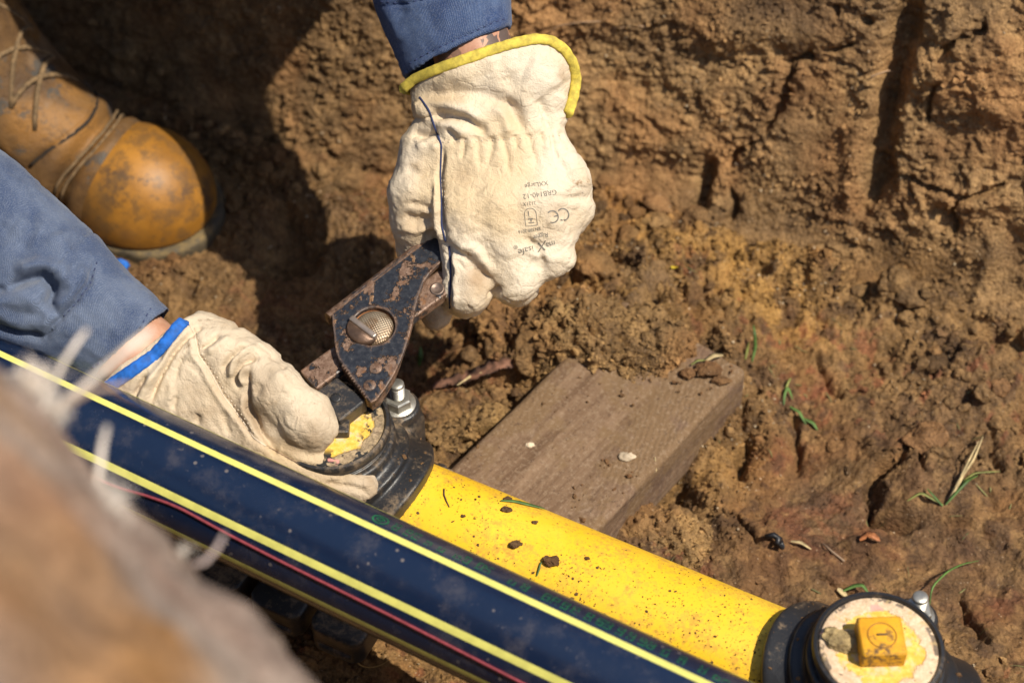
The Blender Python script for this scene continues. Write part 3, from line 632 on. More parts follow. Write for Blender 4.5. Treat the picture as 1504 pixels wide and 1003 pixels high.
# thin red cord along the pipe
cp = []
for px, ang in ((20, -36), (120, -36), (180, -36), (199, -34), (230, -29.5), (262, -26.5), (285, -26), (320, -27.5), (360, -29), (430, -30.5), (600, -32), (700, -34), (850, -37), (1100, -40)): cp.append(on_black(t_at(px), ang, .0010))
cp = np.array(cp); tt = np.linspace(0, len(cp) - 1, 120); cpi = np.stack([np.interp(tt, np.arange(len(cp)), cp[:, k]) for k in range(3)], 1)
for _ in range(3): cpi[1:-1] = .25 * cpi[:-2] + .5 * cpi[1:-1] + .25 * cpi[2:]
mesh_obj('cord', *tube(cpi, .0010, 7), m_plain('red_cord', (.22, .035, .045), .6, var=.2, vs=300), label='thin red cord lying along the black pipe between its stripes', cat='cord')

# ================================================================== TAPPING FITTINGS
M_BLKP = m_black('dusty_black_plastic', .62); M_BLKC = m_black('clean_black_plastic', .28, (.010, .0115, .015), .33); M_ZINC = m_plain('zinc_steel', (.42, .40, .35), .44, .85, 500, .0002, .18, 120)
M_CAPM = m_capmud(); M_KNOB = m_knob(); M_MUD = m_soil('caked_mud', False, (.42, .31, .15))
RP = YR + .0005
def hc_(p, r): return np.hypot(p[:, 1], p[:, 2]) - r            # cylinder round the pipe
def vc_(p, r, x=0, y=0): return np.hypot(p[:, 0] - x, p[:, 1] - y) - r
def inz(p, a_, b_): return np.maximum(a_ - p[:, 2], p[:, 2] - b_)
def saddle_top(p, bolts):
    k = .003
    d = smax(smax(vc_(p, .0695), hc_(p, .0575), .002), -p[:, 2] + .002, .002)
    d = smin(d, smax(smax(vc_(p, .0535), hc_(p, .0635), .002), -p[:, 2] + .01, k), .002)
    d = smin(d, smax(vc_(p, .0440), inz(p, .03, .0700), .003), .005)
    for bx, by in bolts:
        s_ = smax(vc_(p, .0155, bx, by), inz(p, -.006, .046), .003); s_ = smin(s_, smax(np.maximum(np.abs(p[:, 0] - bx) - .0155, np.abs(p[:, 1] - by * .8) - .02), inz(p, -.006, .034), .004), .006)
        d = smin(d, s_, .004)
    for sx in (-1, 1):
        for sy in (-1,):      # end lugs and ribs
            q = np.maximum(np.maximum(np.abs(p[:, 0] - sx * .050) - .017, np.abs(p[:, 1] - sy * .058) - .012), inz(p, -.012, .012)); d = smin(d, q + .002, .004)
    return smax(d, -hc_(p, RP), .0006)
def saddle_low(p, bolts):
    d = smax(smax(np.abs(p[:, 0]) - .066, hc_(p, .0565), .003), p[:, 2] + .001, .002)
    for x in (-.052, 0, .052): d = smin(d, smax(smax(np.abs(p[:, 0] - x) - .004, hc_(p, .062), .002), p[:, 2] + .006, .002), .002)
    for sx in (-.046, .004, .052):
        for sy in (-1, 1):
            if sy > 0: continue
            q = np.maximum(np.maximum(np.abs(p[:, 0] - sx) - .0205, np.abs(p[:, 1] - sy * .076) - .0245), inz(p, -.036, -.010)); q = smax(q, (np.abs(p[:, 0] - sx) + np.abs(p[:, 1] - sy * .076)) * .7071 - .0275, .002)
            g = np.maximum(np.maximum(np.abs(p[:, 0] - sx) - .013, np.abs(p[:, 1] - sy * .101) - .004), inz(p, -.030, -.024)); q = smax(q, -g, .001)
            d = smin(d, q, .003)
            d = smin(d, smax(vc_(p, .0125, sx, sy * .073), inz(p, -.044, -.004), .002), .002)
    d = smin(d, smax(vc_(p, .030), inz(p, -.080, -.05), .003), .004)
    return smax(d, -hc_(p, RP), .0006)
def hexnut(r, z0, z1, hole):
    n = 6; prof = []; bm_ = MB()
    poly = [(r * cos(k * pi / 3), r * sin(k * pi / 3)) for k in range(6)]
    v, f = prism(poly, z0, z1, .0012); bm_.add(v, f); return bm_
M_CAPB = m_capmud('dust_smeared_yellow', .0285, .016, ((.12, .09, .06), (.42, .31, .19)), 1.)
def fitting(bolts, clean, **k):
    root = empty('tapping_fitting', **k); m = M_BLKC if clean else M_BLKP
    v, f = surface(lambda p: saddle_top(p, bolts), (-.082, -.082, -.02), (.082, .082, .075), .0013); v = smoothv(v, f, 2, .4); mesh_obj('saddle', v, f, m, root)
    v, f = surface(lambda p: saddle_low(p, bolts), (-.082, -.106, -.086), (.082, .098, .004), .0017); v = smoothv(v, f, 2, .4); mesh_obj('lower_clamp', v, f, M_BLKP, root)
    # neck with its thread, rim and cap
    pr = [(.0385, .062)]
    for q in range(5): pr += [(.0385, .0645 + q * .0022), (.0395, .0652 + q * .0022), (.0395, .0660 + q * .0022), (.0385, .0666 + q * .0022)]
    pr += [(.0392, .0762), (.0412, .0768), (.0416, .0788), (.0414, .0818), (.0404, .0832), (.0385, .0836), (.0375, .0822), (.0372, .0810), (.012, .0808)]
    smooth_angle(mesh_obj('neck', *lathe(pr, 96), m, root), 40)
    vv, ff = lathe([(.0371, .0800), (.0369, .0816), (.0360, .0822), (.030, .0820), (.022, .0824), (.004, .0824)], 96)
    vv = np.array(vv); ra = np.hypot(vv[:, 0], vv[:, 1]); mesh_obj('cap_disc', vv, ff, M_CAPM if clean else M_CAPB, root)
    kn = smooth_angle(mesh_obj('square_knob', *(lambda q: (q[0] * [1, 1, 1 if clean else .5] + [0, 0, .0892 if clean else .0855], q[1]))(bbox_mesh(.0280, .0280, .0150, .0022, 3)), M_KNOB if clean else M_BLKP, root), 30)
    kn.rotation_euler = (0, 0, atan2(.449, .893) if not clean else -atan2(YD[1], YD[0]) + radians(2))
    mk = M_KNOB if clean else M_BLKP; ring = tube([(.0088 * cos(t), .0088 * sin(t), .0968 if clean else .0893) for t in np.arange(40) * pi / 20], .00045, 6, True); mesh_obj('ring_mark', *ring, mk, kn)
    mesh_obj('slot_mark', *(lambda q: (q[0] + [0, .0005, .0969 if clean else .0893], q[1]))(bbox_mesh(.0068, .0013, .0012, .0003, 1)), m_plain('grime', (.10, .055, .02), .7), kn)
    for bx, by in bolts:
        pr = [(.0046, .045)]; z = .0475
        while z < .0665: pr += [(.0046, z), (.0054, z + .00045), (.0046, z + .0009)]; z += .0011
        pr += [(.0052, z + .0002), (.0052, z + .0016), (.0044, z + .0024), (.0012, z + .0025)]
        bo = smooth_angle(mesh_obj('bolt', *(lambda q: (np.array(q[0]) + [bx, by, 0], q[1]))(lathe(pr, 28)), M_ZINC, root), 50)
        nb_ = hexnut(.0102, .0478, .0560, .005); mesh_obj('nut', np.concatenate(nb_.v) + [bx, by, 0], nb_.f, M_ZINC, bo, False)
        mesh_obj('washer', *(lambda q: (np.array(q[0]) + [bx, by, 0], q[1]))(lathe([(.0046, .0462), (.0126, .0462), (.0128, .0470), (.0124, .0477), (.0046, .0477)], 40)), M_ZINC, bo)
    return root
def axis_at(px, py, z):
    q = P(px, py, z) - YA; return YA + YD * (q @ YD)
F1 = axis_at(492, 608, .178); F2 = axis_at(1293, 945, .178); PA = atan2(YD[1], YD[0])
fit1 = fitting([(.019, .0585), (-.019, -.0585)], False, loc=F1, rz=PA, label='dusty black tapping fitting gripped by the wrench on the yellow pipe', cat='pipe fitting', group='tapping fittings on the yellow pipe')
fit2 = fitting([(.010, .0560), (-.010, -.0585)], True, loc=F2, rz=PA, label='black tapping fitting with exposed square yellow knob and mud ringed cap', cat='pipe fitting', group='tapping fittings on the yellow pipe')
# mud stuck on the second cap and on the rim of both
def lump(name, c, r, sq, m, parent=None, seed=0, sub=3, **k):
    bm = bmesh.new(); bmesh.ops.create_icosphere(bm, subdivisions=sub, radius=1); v = np.array([x.co[:] for x in bm.verts]); f = [[x.index for x in p.verts] for p in bm.faces]; bm.free()
    v = v * (1 + .55 * fbm3(v * 1.6 + seed * 3.1, 4, seed, .6))[:, None]; v = v * np.array(sq) * r
    return mesh_obj(name, v + np.asarray(c), f, m, parent, **k)
Rz = np.array([[cos(-PA), -sin(-PA), 0], [sin(-PA), cos(-PA), 0], [0, 0, 1]])
def inF2(px, py, z): return Rz @ (P(px, py, z) - F2)
lump('mud_lump', inF2(1238, 940, .1785), .0095, (1.25, .8, .34), M_MUD, fit2, 5, 4); lump('mud_lump', inF2(1222, 928, .180), .005, (1, .7, .5), M_MUD, fit2, 6, 3)

# ================================================================== HARDWOOD BLOCK
bz = .052
r0, r1 = P(868, 777, bz), P(1105, 545, bz); l0, l1 = P(667, 688, bz), P(800, 545, bz)
bd = (r1 - r0) / np.linalg.norm(r1 - r0) + (l1 - l0) / np.linalg.norm(l1 - l0); bd /= np.linalg.norm(bd); bn = np.array([bd[1], -bd[0], 0])
wR, wL = np.mean([(q @ bn) for q in (r0, r1)]), np.mean([(q @ bn) for q in (l0, l1)]); e1_ = r1 @ bd; e0_ = e1_ - .30
bc = bd * (e0_ + e1_) / 2 + bn * (wR + wL) / 2; BL, BW, BH = e1_ - e0_, wR - wL, .058
bm = bmesh.new(); bmesh.ops.create_cube(bm, size=1); bmesh.ops.scale(bm, vec=(BL, BW, BH), verts=bm.verts)
bmesh.ops.bevel(bm, geom=bm.edges[:], offset=.0048, segments=3, profile=.5, affect='EDGES'); bmesh.ops.subdivide_edges(bm, edges=[e for e in bm.edges if e.calc_length() > .02], cuts=40, use_grid_fill=True)
wv = np.array([x.co[:] for x in bm.verts]); wf = [[x.index for x in p.verts] for p in bm.faces]; bm.free()
wv = wv + np.c_[.0 * wv[:, 0], .0012 * fbm3(wv * [20, 90, 90] + 5, 3, 400), .0016 * fbm3(wv * [14, 60, 60], 4, 410) + .002 * fbm3(wv * 16, 3, 420)]
wv[:, 0] += .004 * fbm3(wv * 40, 3, 430) * (wv[:, 0] > BL * .45)
wb = mesh_obj('timber_block', wv, wf, m_wood(), label='weathered brown hardwood block half buried in soil under the yellow pipe', cat='timber block')
wb.location = (bc[0], bc[1], bz - BH / 2); wb.rotation_euler = (0, radians(.6), atan2(bd[1], bd[0]))

# ================================================================== WRENCH
W0 = P(544, 591, .199); W1 = P(655, 335, .226); wx = (W1 - W0) / np.linalg.norm(W1 - W0); wy = np.cross(ZA, wx); wy /= np.linalg.norm(wy); wz = np.cross(wx, wy)
def wl(px, py, z=0.):
    """photo pixel -> wrench coordinates on the plane z of the tool"""
    r = ray(px, py); o_ = W0 + wz * z; q = CAM + r * (((o_ - CAM) @ wz) / (r @ wz)) - W0; return np.array([q @ wx, q @ wy])
WROT = Matrix(((wx[0], wy[0], wz[0], W0[0]), (wx[1], wy[1], wz[1], W0[1]), (wx[2], wy[2], wz[2], W0[2]), (0, 0, 0, 1)))
wr = empty('wrench', label='rusty black wrench with a toothed jaw held by the yellow trimmed glove', cat='wrench'); wr.matrix_world = WROT
M_RUST = m_rustpaint('chipped_black_paint_on_rust', .46); M_RUST2 = m_rustpaint('rusted_bar_steel', .72); M_BARE = m_plain('worn_bare_steel', (.20, .145, .115), .45, .55, 300, .0004, .3, 120)
def teeth(a, b, n, d):
    a, b = np.array(a), np.array(b); t = (b - a); nn = np.array([-t[1], t[0]]) / np.linalg.norm(t); out = []
    for k in range(n): out += [a + t * (k + .0) / n + nn * d * .5 * (.6 + .8 * rng.random()), a + t * (k + .5) / n - nn * d * .5]
    return out + [b]
plate = [wl(*q) for q in ((544, 591), (552, 588), (566, 570), (578, 551), (589, 528), (598, 503), (605, 478), (609, 456), (614, 436), (622, 414), (632, 400), (643, 389), (660, 372), (684, 352), (700, 325), (672, 318), (650, 330), (628, 347), (602, 368), (578, 386), (554, 403), (532, 420), (506, 442), (487, 459), (488, 474), (490, 490), (491, 504), (493, 516), (497, 527))]
plate += [np.array(q) for q in teeth(wl(501, 535), wl(538, 584), 13, .0019)]
hcn = wl(548, 479); hr = .0150; holep = [hcn + hr * np.array([cos(t), sin(t)]) for t in np.arange(40) * pi / 20]
def plate_mesh(outer, holes, z0, z1):
    bm = bmesh.new(); es = []
    for lp in [outer] + holes:
        vs_ = [bm.verts.new((q[0], q[1], z1)) for q in lp]; es += [bm.edges.new((vs_[k], vs_[(k + 1) % len(vs_)])) for k in range(len(vs_))]
    bmesh.ops.triangle_fill(bm, use_beauty=True, use_dissolve=False, edges=es); bmesh.ops.recalc_face_normals(bm, faces=bm.faces)
    if bm.faces[:] and sum(f.normal.z for f in bm.faces) < 0: bmesh.ops.reverse_faces(bm, faces=bm.faces)
    r = bmesh.ops.extrude_face_region(bm, geom=bm.faces[:]); nv = [g for g in r['geom'] if isinstance(g, bmesh.types.BMVert)]
    for x in nv: x.co.z = z1
    for x in bm.verts:
        if x not in set(nv): pass
    top = set(nv)
    for x in bm.verts:
        if x not in top: x.co.z = z0
    bmesh.ops.recalc_face_normals(bm, faces=bm.faces); bm.verts.index_update()
    v = np.array([x.co[:] for x in bm.verts]); f = [[x.index for x in p.verts] for p in bm.faces]; bm.free(); return v, f
jp = mesh_obj('jaw_plate', *plate_mesh(plate, [holep], -.0042, 0), M_RUST, wr, False)
bev = jp.modifiers.new('bevel', 'BEVEL'); bev.width = .0007; bev.segments = 2; bev.limit_method = 'ANGLE'; bev.angle_limit = radians(50)
# folded flange down the back of the plate
def sweep(cs, a_, b_, n=14, dirs=None):
    a_, b_ = np.array([*a_, 0]), np.array([*b_, 0]); d = (b_ - a_) / np.linalg.norm(b_ - a_); s_ = np.array([-d[1], d[0], 0]); m_ = len(cs)
    v = np.array([a_ + (b_ - a_) * t + s_ * c[0] + np.array([0, 0, c[1]]) for t in np.linspace(0, 1, n) for c in cs])
    f = [[i * m_ + k, i * m_ + (k + 1) % m_, (i + 1) * m_ + (k + 1) % m_, (i + 1) * m_ + k] for i in range(n - 1) for k in range(m_)] + [list(range(m_))[::-1], [(n - 1) * m_ + k for k in range(m_)]]
    return v, f
pa, pb = wl(482, 462), wl(672, 316)
cs = [(.0075 * sin(t), -.0075 + .0075 * cos(t)) for t in np.linspace(0, pi / 2, 6)] + [(.0075, -.017)] + [(.0042, -.017)] + [(.0042 * sin(t), -.0078 + .0042 * cos(t)) for t in np.linspace(pi / 2, 0, 5)]
sgn = 1 if (np.array([-(pb - pa)[1], (pb - pa)[0]]) @ (wl(520, 420) - wl(560, 440))) > 0 else -1
fl = mesh_obj('folded_flange', *sweep([(sgn * c[0] - sgn * .002, c[1] + .0002) for c in cs], pa, pb), M_RUST2, wr)
smooth_angle(fl, 40); fl.data.update()
# toothed insert under the tip
tipp = [wl(545, 592, -.0045), wl(556, 584, -.0045), wl(577, 550, -.0045), wl(586, 525, -.0045), wl(545, 515, -.0045), wl(505, 536, -.0045)] + [np.array(q) for q in teeth(wl(503, 538, -.0045), wl(540, 587, -.0045), 13, .0021)]
mesh_obj('toothed_jaw', *plate_mesh(tipp, [], -.0150, -.0044), M_RUST2, wr, False)
for q in ((552, 541), (543, 566)): mesh_obj('rivet', *(lambda a: (np.array(a[0]) + [*wl(*q), 0], a[1]))(lathe([(.0044, -.001), (.0044, .0003), (.0039, .0008), (.0010, .0009)], 28)), M_RUST2, wr)
# knurled pin in the hole
n = N('knurled_steel'); wv1 = n.n('TexWave', {'Vector': n.mapc((1, 1, 1), (0, 0, radians(45))), 'Scale': 190.}).outputs['Fac']; wv2 = n.n('TexWave', {'Vector': n.mapc((1, 1, 1), (0, 0, radians(-45))), 'Scale': 190.}).outputs['Fac']; kn_ = n.math('MULTIPLY', wv1, wv2)
M_KNURL = n.out(n.mix(n.ramp(n.noise(120, 4), .35, .7), (.34, .27, .19), (.20, .125, .07)), .42, n.bump(kn_, .0005, .6), .5, .6)
pin = mesh_obj('pin', *(lambda a: (np.array(a[0]) * [1, 1, 1] + [*hcn, 0], a[1]))(lathe([(.0139, -.012)] + [(.0139 * cos(t), -.0035 + .0050 * sin(t)) for t in np.linspace(0, pi / 2 * .98, 14)], 48)), M_KNURL, wr)
ca, cb_ = wl(514, 468), wl(554, 499); mid = (ca + cb_) / 2; ang = atan2(*(cb_ - ca)[::-1]); Lb = np.linalg.norm(cb_ - ca)
rot2 = np.array([[cos(ang), -sin(ang), 0], [sin(ang), cos(ang), 0], [0, 0, 1]])
v, f = bbox_mesh(Lb * .92, .0042, .006, .0014, 3); mesh_obj('slot_bar', v @ rot2.T + [*mid, .0014], f, m_plain('worn_bright_bar', (.36, .29, .24), .35, .6), pin)
side = wl(530, 495) - mid; sg = np.sign(side @ np.array([-sin(ang), cos(ang)]))
hd = [np.array([Lb * .47 * cos(t), sg * .0106 * sin(t)]) for t in np.linspace(0, pi, 18)]
v, f = prism(hd, -.004, .0030, .0016); mesh_obj('pin_shoulder', v @ rot2.T + [*(mid + side / np.linalg.norm(side) * .0008), 0], f, m_plain('worn_brown_steel', (.17, .105, .07), .42, .5, 300, .0005, .35, 90), pin)
wsh = lathe([(.0142, -.0052), (.0175, -.0052), (.0175, -.0044), (.0142, -.0044), (.0142, -.0052)], 48, False); mesh_obj('washer', np.array(wsh[0]) + [*hcn, 0], wsh[1], m_plain('orange_rust', (.26, .10, .03), .8, var=.3), wr)
# the long handle bar under the plate and the hook block it carries
ha, hb = wl(452, 557, -.007), wl(690, 384, -.007); rs = [(-.0098, -.0075), (.0098, -.0075), (.0098, -.0165), (-.0098, -.0165)]
hbar = mesh_obj('handle_bar', *sweep(rs, ha, hb, 20), M_RUST2, wr, False); bev = hbar.modifiers.new('bevel', 'BEVEL'); bev.width = .0016; bev.segments = 2; bev.limit_method = 'ANGLE'
hn = wl(642, 424, -.007); mesh_obj('handle_rivet', *(lambda a: (np.array(a[0]) + [*hn, -.0075], a[1]))(lathe([(.0050, -.001), (.0050, .0006), (.0040, .0008), (.0036, .0002), (.001, .0001)], 28)), M_BARE, hbar)
fj = [wl(462, 575, -.006), wl(495, 553, -.006), wl(537, 588, -.006), wl(498, 619, -.006)]
fjo = mesh_obj('fixed_jaw', *prism(fj, -.0205, -.0062, 0), m_black('black_jaw_steel', .75, (.018, .019, .022), .36), wr, False); bev = fjo.modifiers.new('bevel', 'BEVEL'); bev.width = .0016; bev.segments = 3; bev.limit_method = 'ANGLE'
q = wl(493, 584, -.006); mesh_obj('jaw_rivet', *(lambda a: (np.array(a[0]) + [*q, -.0062], a[1]))(lathe([(.0036, -.001), (.0036, .0004), (.0030, .0007), (.001, .0007)], 24)), m_black('black_rivet', .5), fjo)

# ================================================================== THE WORKER
HIP = np.array([-.48, .74, .57])
man = empty('person', HIP, label='worker in blue work clothes and pale leather gloves turning the wrench', cat='person')
M_GLA = m_leather('cream_leather', (.64, .545, .415), (.52, .395, .25), (.26, .145, .06), 1.15, (.58, .42, .22))
M_GLB = m_leather('grubby_cream_leather', (.58, .475, .345), (.43, .315, .20), (.20, .125, .065), 1.25, (.50, .36, .19))
M_DRILL = m_cloth('blue_cotton_drill', (.024, .046, .120), (.062, .098, .190)); M_DRILLF = m_cloth('faded_blue_cotton', (.040, .062, .125), (.105, .135, .205))
M_TRY = m_plain('yellow_binding', (.52, .40, .055), .8, var=.28, bs=900, bd=.0006, vs=200); M_TRB = m_plain('blue_binding', (.008, .105, .42), .75, var=.30, bs=900, bd=.0006, vs=220); M_THR = m_plain('navy_thread', (.025, .035, .10), .8, bs=1500, bd=.0005); M_THW = m_plain('pale_thread', (.62, .52, .40), .8, bs=1500, bd=.0005); M_PRINT = m_plain('grey_print', (.16, .145, .12), .8, var=.4, vs=500)
GA = PX(720, 270, 1.395); GB = PX(350, 600, 1.36)

def skin_mesh(name, F_, fn, lo, hi, step, m, parent, st=(), wr_=(), sm_=2, dirt=(), post=None):
    """sculpted part: signed distance field -> quads -> strokes and creases, all in a px frame"""
    v, f = surface(fn, lo, hi, step); v, f = biggest(v, f); v = smoothv(v, f, sm_, .5); nn = vnormals(v, f); fr = sst(-.35, .25, nn[:, 2])
    q = v[:, :2].astype(np.float32); wg = np.stack([vn2(q[:, 0] * .06, q[:, 1] * .06, 500), vn2(q[:, 0] * .06 + 7, q[:, 1] * .06, 501)], 1) * 3.5
    v = v + nn * (strokes(q + wg, st) * fr * SGAIN)[:, None]
    for sc, am, o_, an, sx in wr_:         # directional wrinkling: scale, amount, octaves, angle, stretch
        c, s_ = cos(radians(an)), sin(radians(an)); a_ = (v[:, 0] * c + v[:, 1] * s_) * sc * sx; b_ = (-v[:, 0] * s_ + v[:, 1] * c) * sc
        r = fbm3(np.stack([a_, b_, v[:, 2] * sc], 1), o_, 510 + int(am * 10)); v = v + nn * (am * (r if o_ != 3 else (np.abs(r) * 2 - .5)))[:, None]
    if post is not None: v = post(v, nn)
    o = mesh_obj(name, F_.w(v), flipf(f) if FLIP else f, m, parent, off=HIP)
    dm = np.zeros(len(v), np.float32)
    for cx, cy, r, a_ in dirt: dm = np.maximum(dm, a_ * np.exp(-((v[:, 0] - cx) ** 2 + (v[:, 1] - cy) ** 2) / r ** 2))
    pt_attr(o, 'dirt', np.repeat(dm[:, None], 3, 1)); o['px'] = 0; del o['px']
    return o, v, f
FLIP = True; SGAIN = 1.3
def biggest(v, f):
    lab = np.arange(len(v))
    for _ in range(400):
        m = lab[f].min(1); new = lab.copy(); np.minimum.at(new, f.ravel(), np.repeat(m, 4)); new = new[new]
        if (new == lab).all(): break
        lab = new
    ids, cn = np.unique(lab, return_counts=True); keep = lab == ids[cn.argmax()]; rem = np.cumsum(keep) - 1; f = f[keep[f[:, 0]]]; return v[keep], rem[f]
def bvh(v, f): return BVHTree.FromPolygons(v.tolist(), f.tolist())
def drop(b, x, y, lift=0., miss=None):
    h_ = b.ray_cast(Vector((x, y, 900)), Vector((0, 0, -1)))
    return None if h_[0] is None else (x, y, h_[0].z + lift)
def drape(b, pl, lift, step=2.):
    pl = np.asarray(pl, float); L = np.r_[0, np.cumsum(np.linalg.norm(np.diff(pl, axis=0), axis=1))]; t = np.arange(0, L[-1], step)
    q = np.stack([np.interp(t, L, pl[:, 0]), np.interp(t, L, pl[:, 1])], 1); w_ = 5
    if len(q) > 9:
        k = np.ones(w_) / w_; qp = np.pad(q, ((w_ // 2,) * 2, (0, 0)), 'edge'); q = np.stack([np.convolve(qp[:, c], k, 'valid') for c in (0, 1)], 1)
    r = [drop(b, *p, lift) for p in q]; return np.array([x for x in r if x is not None])
def seam(name, F_, b, pl, r, m, parent, dash=None):
    p = drape(b, pl, r * .35)
    if len(p) < 4: return
    if dash:
        mb_ = MB()
        for k in range(0, len(p) - dash, int(dash * 1.6) + 1): mb_.add(*tube(F_.w(p[k:k + dash]) - HIP, r / F_.s, 6))
        return mb_.build(name, m, parent)
    mesh_obj(name, *tube(F_.w(p) - HIP, r / F_.s, 7), m, parent)

# ---- glove on the upper hand (yellow binding)
def gA(p):
    cuff = loft(p, [(728, 40, -4, 112, 70), (722, 90, 0, 127, 74), (718, 140, 0, 118, 68), (716, 178, 0, 108, 62), (716, 206, 0, 106, 58)], ex=2.2)
    rim = -((p[:, 0] - 592) * .322 + (p[:, 1] - 131) * .947)
    corner = np.hypot(p[:, 0] - 800, p[:, 1] - 112) - 50; corner = np.where((p[:, 0] > 795) & (p[:, 1] < 118), corner, -20)
    cuff = smax(smax(cuff, rim, 5), corner, 5)
    cav = loft(p, [(735, 20, -4, 112, 62), (722, 90, 0, 118, 66), (716, 165, 0, 90, 40)], ex=2.2); cuff = smax(cuff, -cav, 3)
    hand = loft(p, [(716, 202, 0, 108, 56), (728, 250, 2, 116, 54), (736, 300, 4, 116, 52), (735, 345, 2, 98, 46), (720, 385, -8, 66, 34)], ex=2.4)
    th = chain(p, [(622, 218, -2, 36), (612, 282, -6, 40), (610, 325, -22, 36), (612, 360, -50, 31), (626, 420, -62, 27), (638, 463, -66, 23)], 14)
    idx = chain(p, [(690, 320, 18, 42), (688, 424, 4, 35), (684, 432, -40, 33), (676, 380, -84, 26)], 10)
    mid = chain(p, [(738, 318, 24, 42), (754, 410, 8, 35), (758, 416, -40, 32), (735, 370, -84, 28)], 10)
    rin = chain(p, [(788, 300, 20, 42), (806, 370, 2, 34), (806, 376, -40, 31), (770, 350, -84, 28)], 10)
    pin_ = chain(p, [(822, 262, 6, 38), (838, 305, -14, 31), (836, 318, -50, 28), (800, 320, -84, 26)], 10)
    fg = smin(smin(idx, mid, 13), smin(rin, pin_, 22), 18)
    h_ = smin(hand, fg, 26); h_ = smin(h_, th, 17)
    grip = capsule(p, (640, 330, -20), (790, 330, -40), 12, 14)
    return smin(smax(h_, -grip, 4), cuff, 12)
stA = [([(604, 142), (640, 146), (682, 145), (720, 149), (747, 166), (766, 198)], 12, -8.5), ([(618, 152), (650, 157), (688, 170), (710, 192)], 9, 6.5), ([(632, 173), (660, 177), (690, 183), (708, 196), (714, 213)], 5.5, -9), ([(640, 186), (664, 192), (690, 204)], 8, 4),
       ([(742, 148), (758, 172), (772, 202)], 8, -6), ([(726, 160), (742, 180), (752, 204)], 8, 5), ([(770, 110), (800, 120), (815, 140)], 26, 6), ([(640, 122), (690, 112), (740, 98)], 16, 5), ([(790, 150), (806, 176), (810, 202)], 8, -6), ([(826, 140), (828, 190)], 8, 5), ([(740, 120), (760, 140)], 10, -3),
       ([(655, 195), (668, 205), (672, 216)], 5, -6), ([(615, 150), (622, 168), (636, 176)], 8, 7), ([(604, 196), (622, 206), (645, 204)], 6, -9), ([(612, 222), (630, 214), (646, 222)], 7, 5),
       ([(684, 208), (683, 224), (680, 240)], 3.5, -3.03), ([(700, 206), (703, 222), (708, 250)], 4, -2.20), ([(722, 206), (722, 226), (718, 246)], 3.5, -2.75), ([(738, 206), (742, 228), (750, 262)], 4, -3.03), ([(757, 204), (759, 224)], 3.5, -2.48), ([(776, 200), (780, 226), (790, 252)], 4, -3.03), ([(795, 198), (797, 214)], 3, -2.48), ([(810, 196), (812, 222), (818, 240)], 4, -2.75), ([(824, 196), (826, 210)], 3, -2.20),
       ([(692, 206), (694, 226)], 5, 1.93), ([(730, 206), (731, 226)], 5, 1.93), ([(767, 204), (768, 226)], 5, 1.93), ([(803, 200), (805, 226)], 5, 1.93),
       ([(620, 206), (700, 211), (760, 209), (832, 198)], 6, -2.20),
       ([(649, 215), (650, 240), (647, 262), (650, 300), (650, 335), (657, 360)], 4.2, -8), ([(643, 262), (645, 300), (644, 335), (652, 362)], 5.5, 6), ([(658, 362), (662, 400), (660, 456)], 3.5, -7), ([(666, 372), (669, 410), (667, 455)], 5, 3),
       ([(654, 362), (680, 378), (705, 398), (722, 416)], 6, -6), ([(668, 356), (694, 368), (716, 390), (728, 410)], 8, 5), ([(685, 390), (705, 405)], 4, -3), ([(664, 380), (690, 402), (712, 414)], 3, -2.5),
       ([(590, 318), (612, 326), (636, 322)], 6, -5), ([(588, 336), (610, 342), (628, 336)], 6, 4), ([(600, 300), (640, 310)], 5, -3), ([(598, 250), (618, 262), (640, 256)], 7, -3), ([(621, 352), (634, 344), (646, 350)], 6, -9),
       ([(720, 440), (727, 428), (735, 424)], 5, -9), ([(770, 350), (790, 370), (800, 395)], 5, -4), ([(848, 250), (852, 280)], 12, 4), ([(820, 240), (836, 262)], 8, -3), ([(700, 280), (740, 300), (790, 300)], 30, 4), ([(800, 330), (830, 330)], 10, 3), ([(780, 385), (800, 400)], 7, -4), ([(700, 440), (690, 450)], 8, 3)]
wrA = [(.024, 4.2, 2, 20, 1.), (.055, 1.5, 3, -25, .45), (.11, .9, 3, 30, .4), (.2, .5, 4, 75, .45)]
glA, vA, fA = skin_mesh('glove', GA, gA, (548, 20, -130), (892, 500, 110), 2.6, M_GLA, man, stA, wrA, 2, [(630, 470, 26, .9), (700, 410, 22, .8), (610, 330, 34, .35), (740, 160, 30, .25), (650, 150, 25, .2), (815, 310, 18, .4), (825, 118, 8, .6), (680, 262, 18, .35), (690, 432, 14, .4), (610, 250, 26, .25)])
glA['label'] = 'cream leather rigger glove with yellow binding and grey print'
bA = bvh(vA, fA)
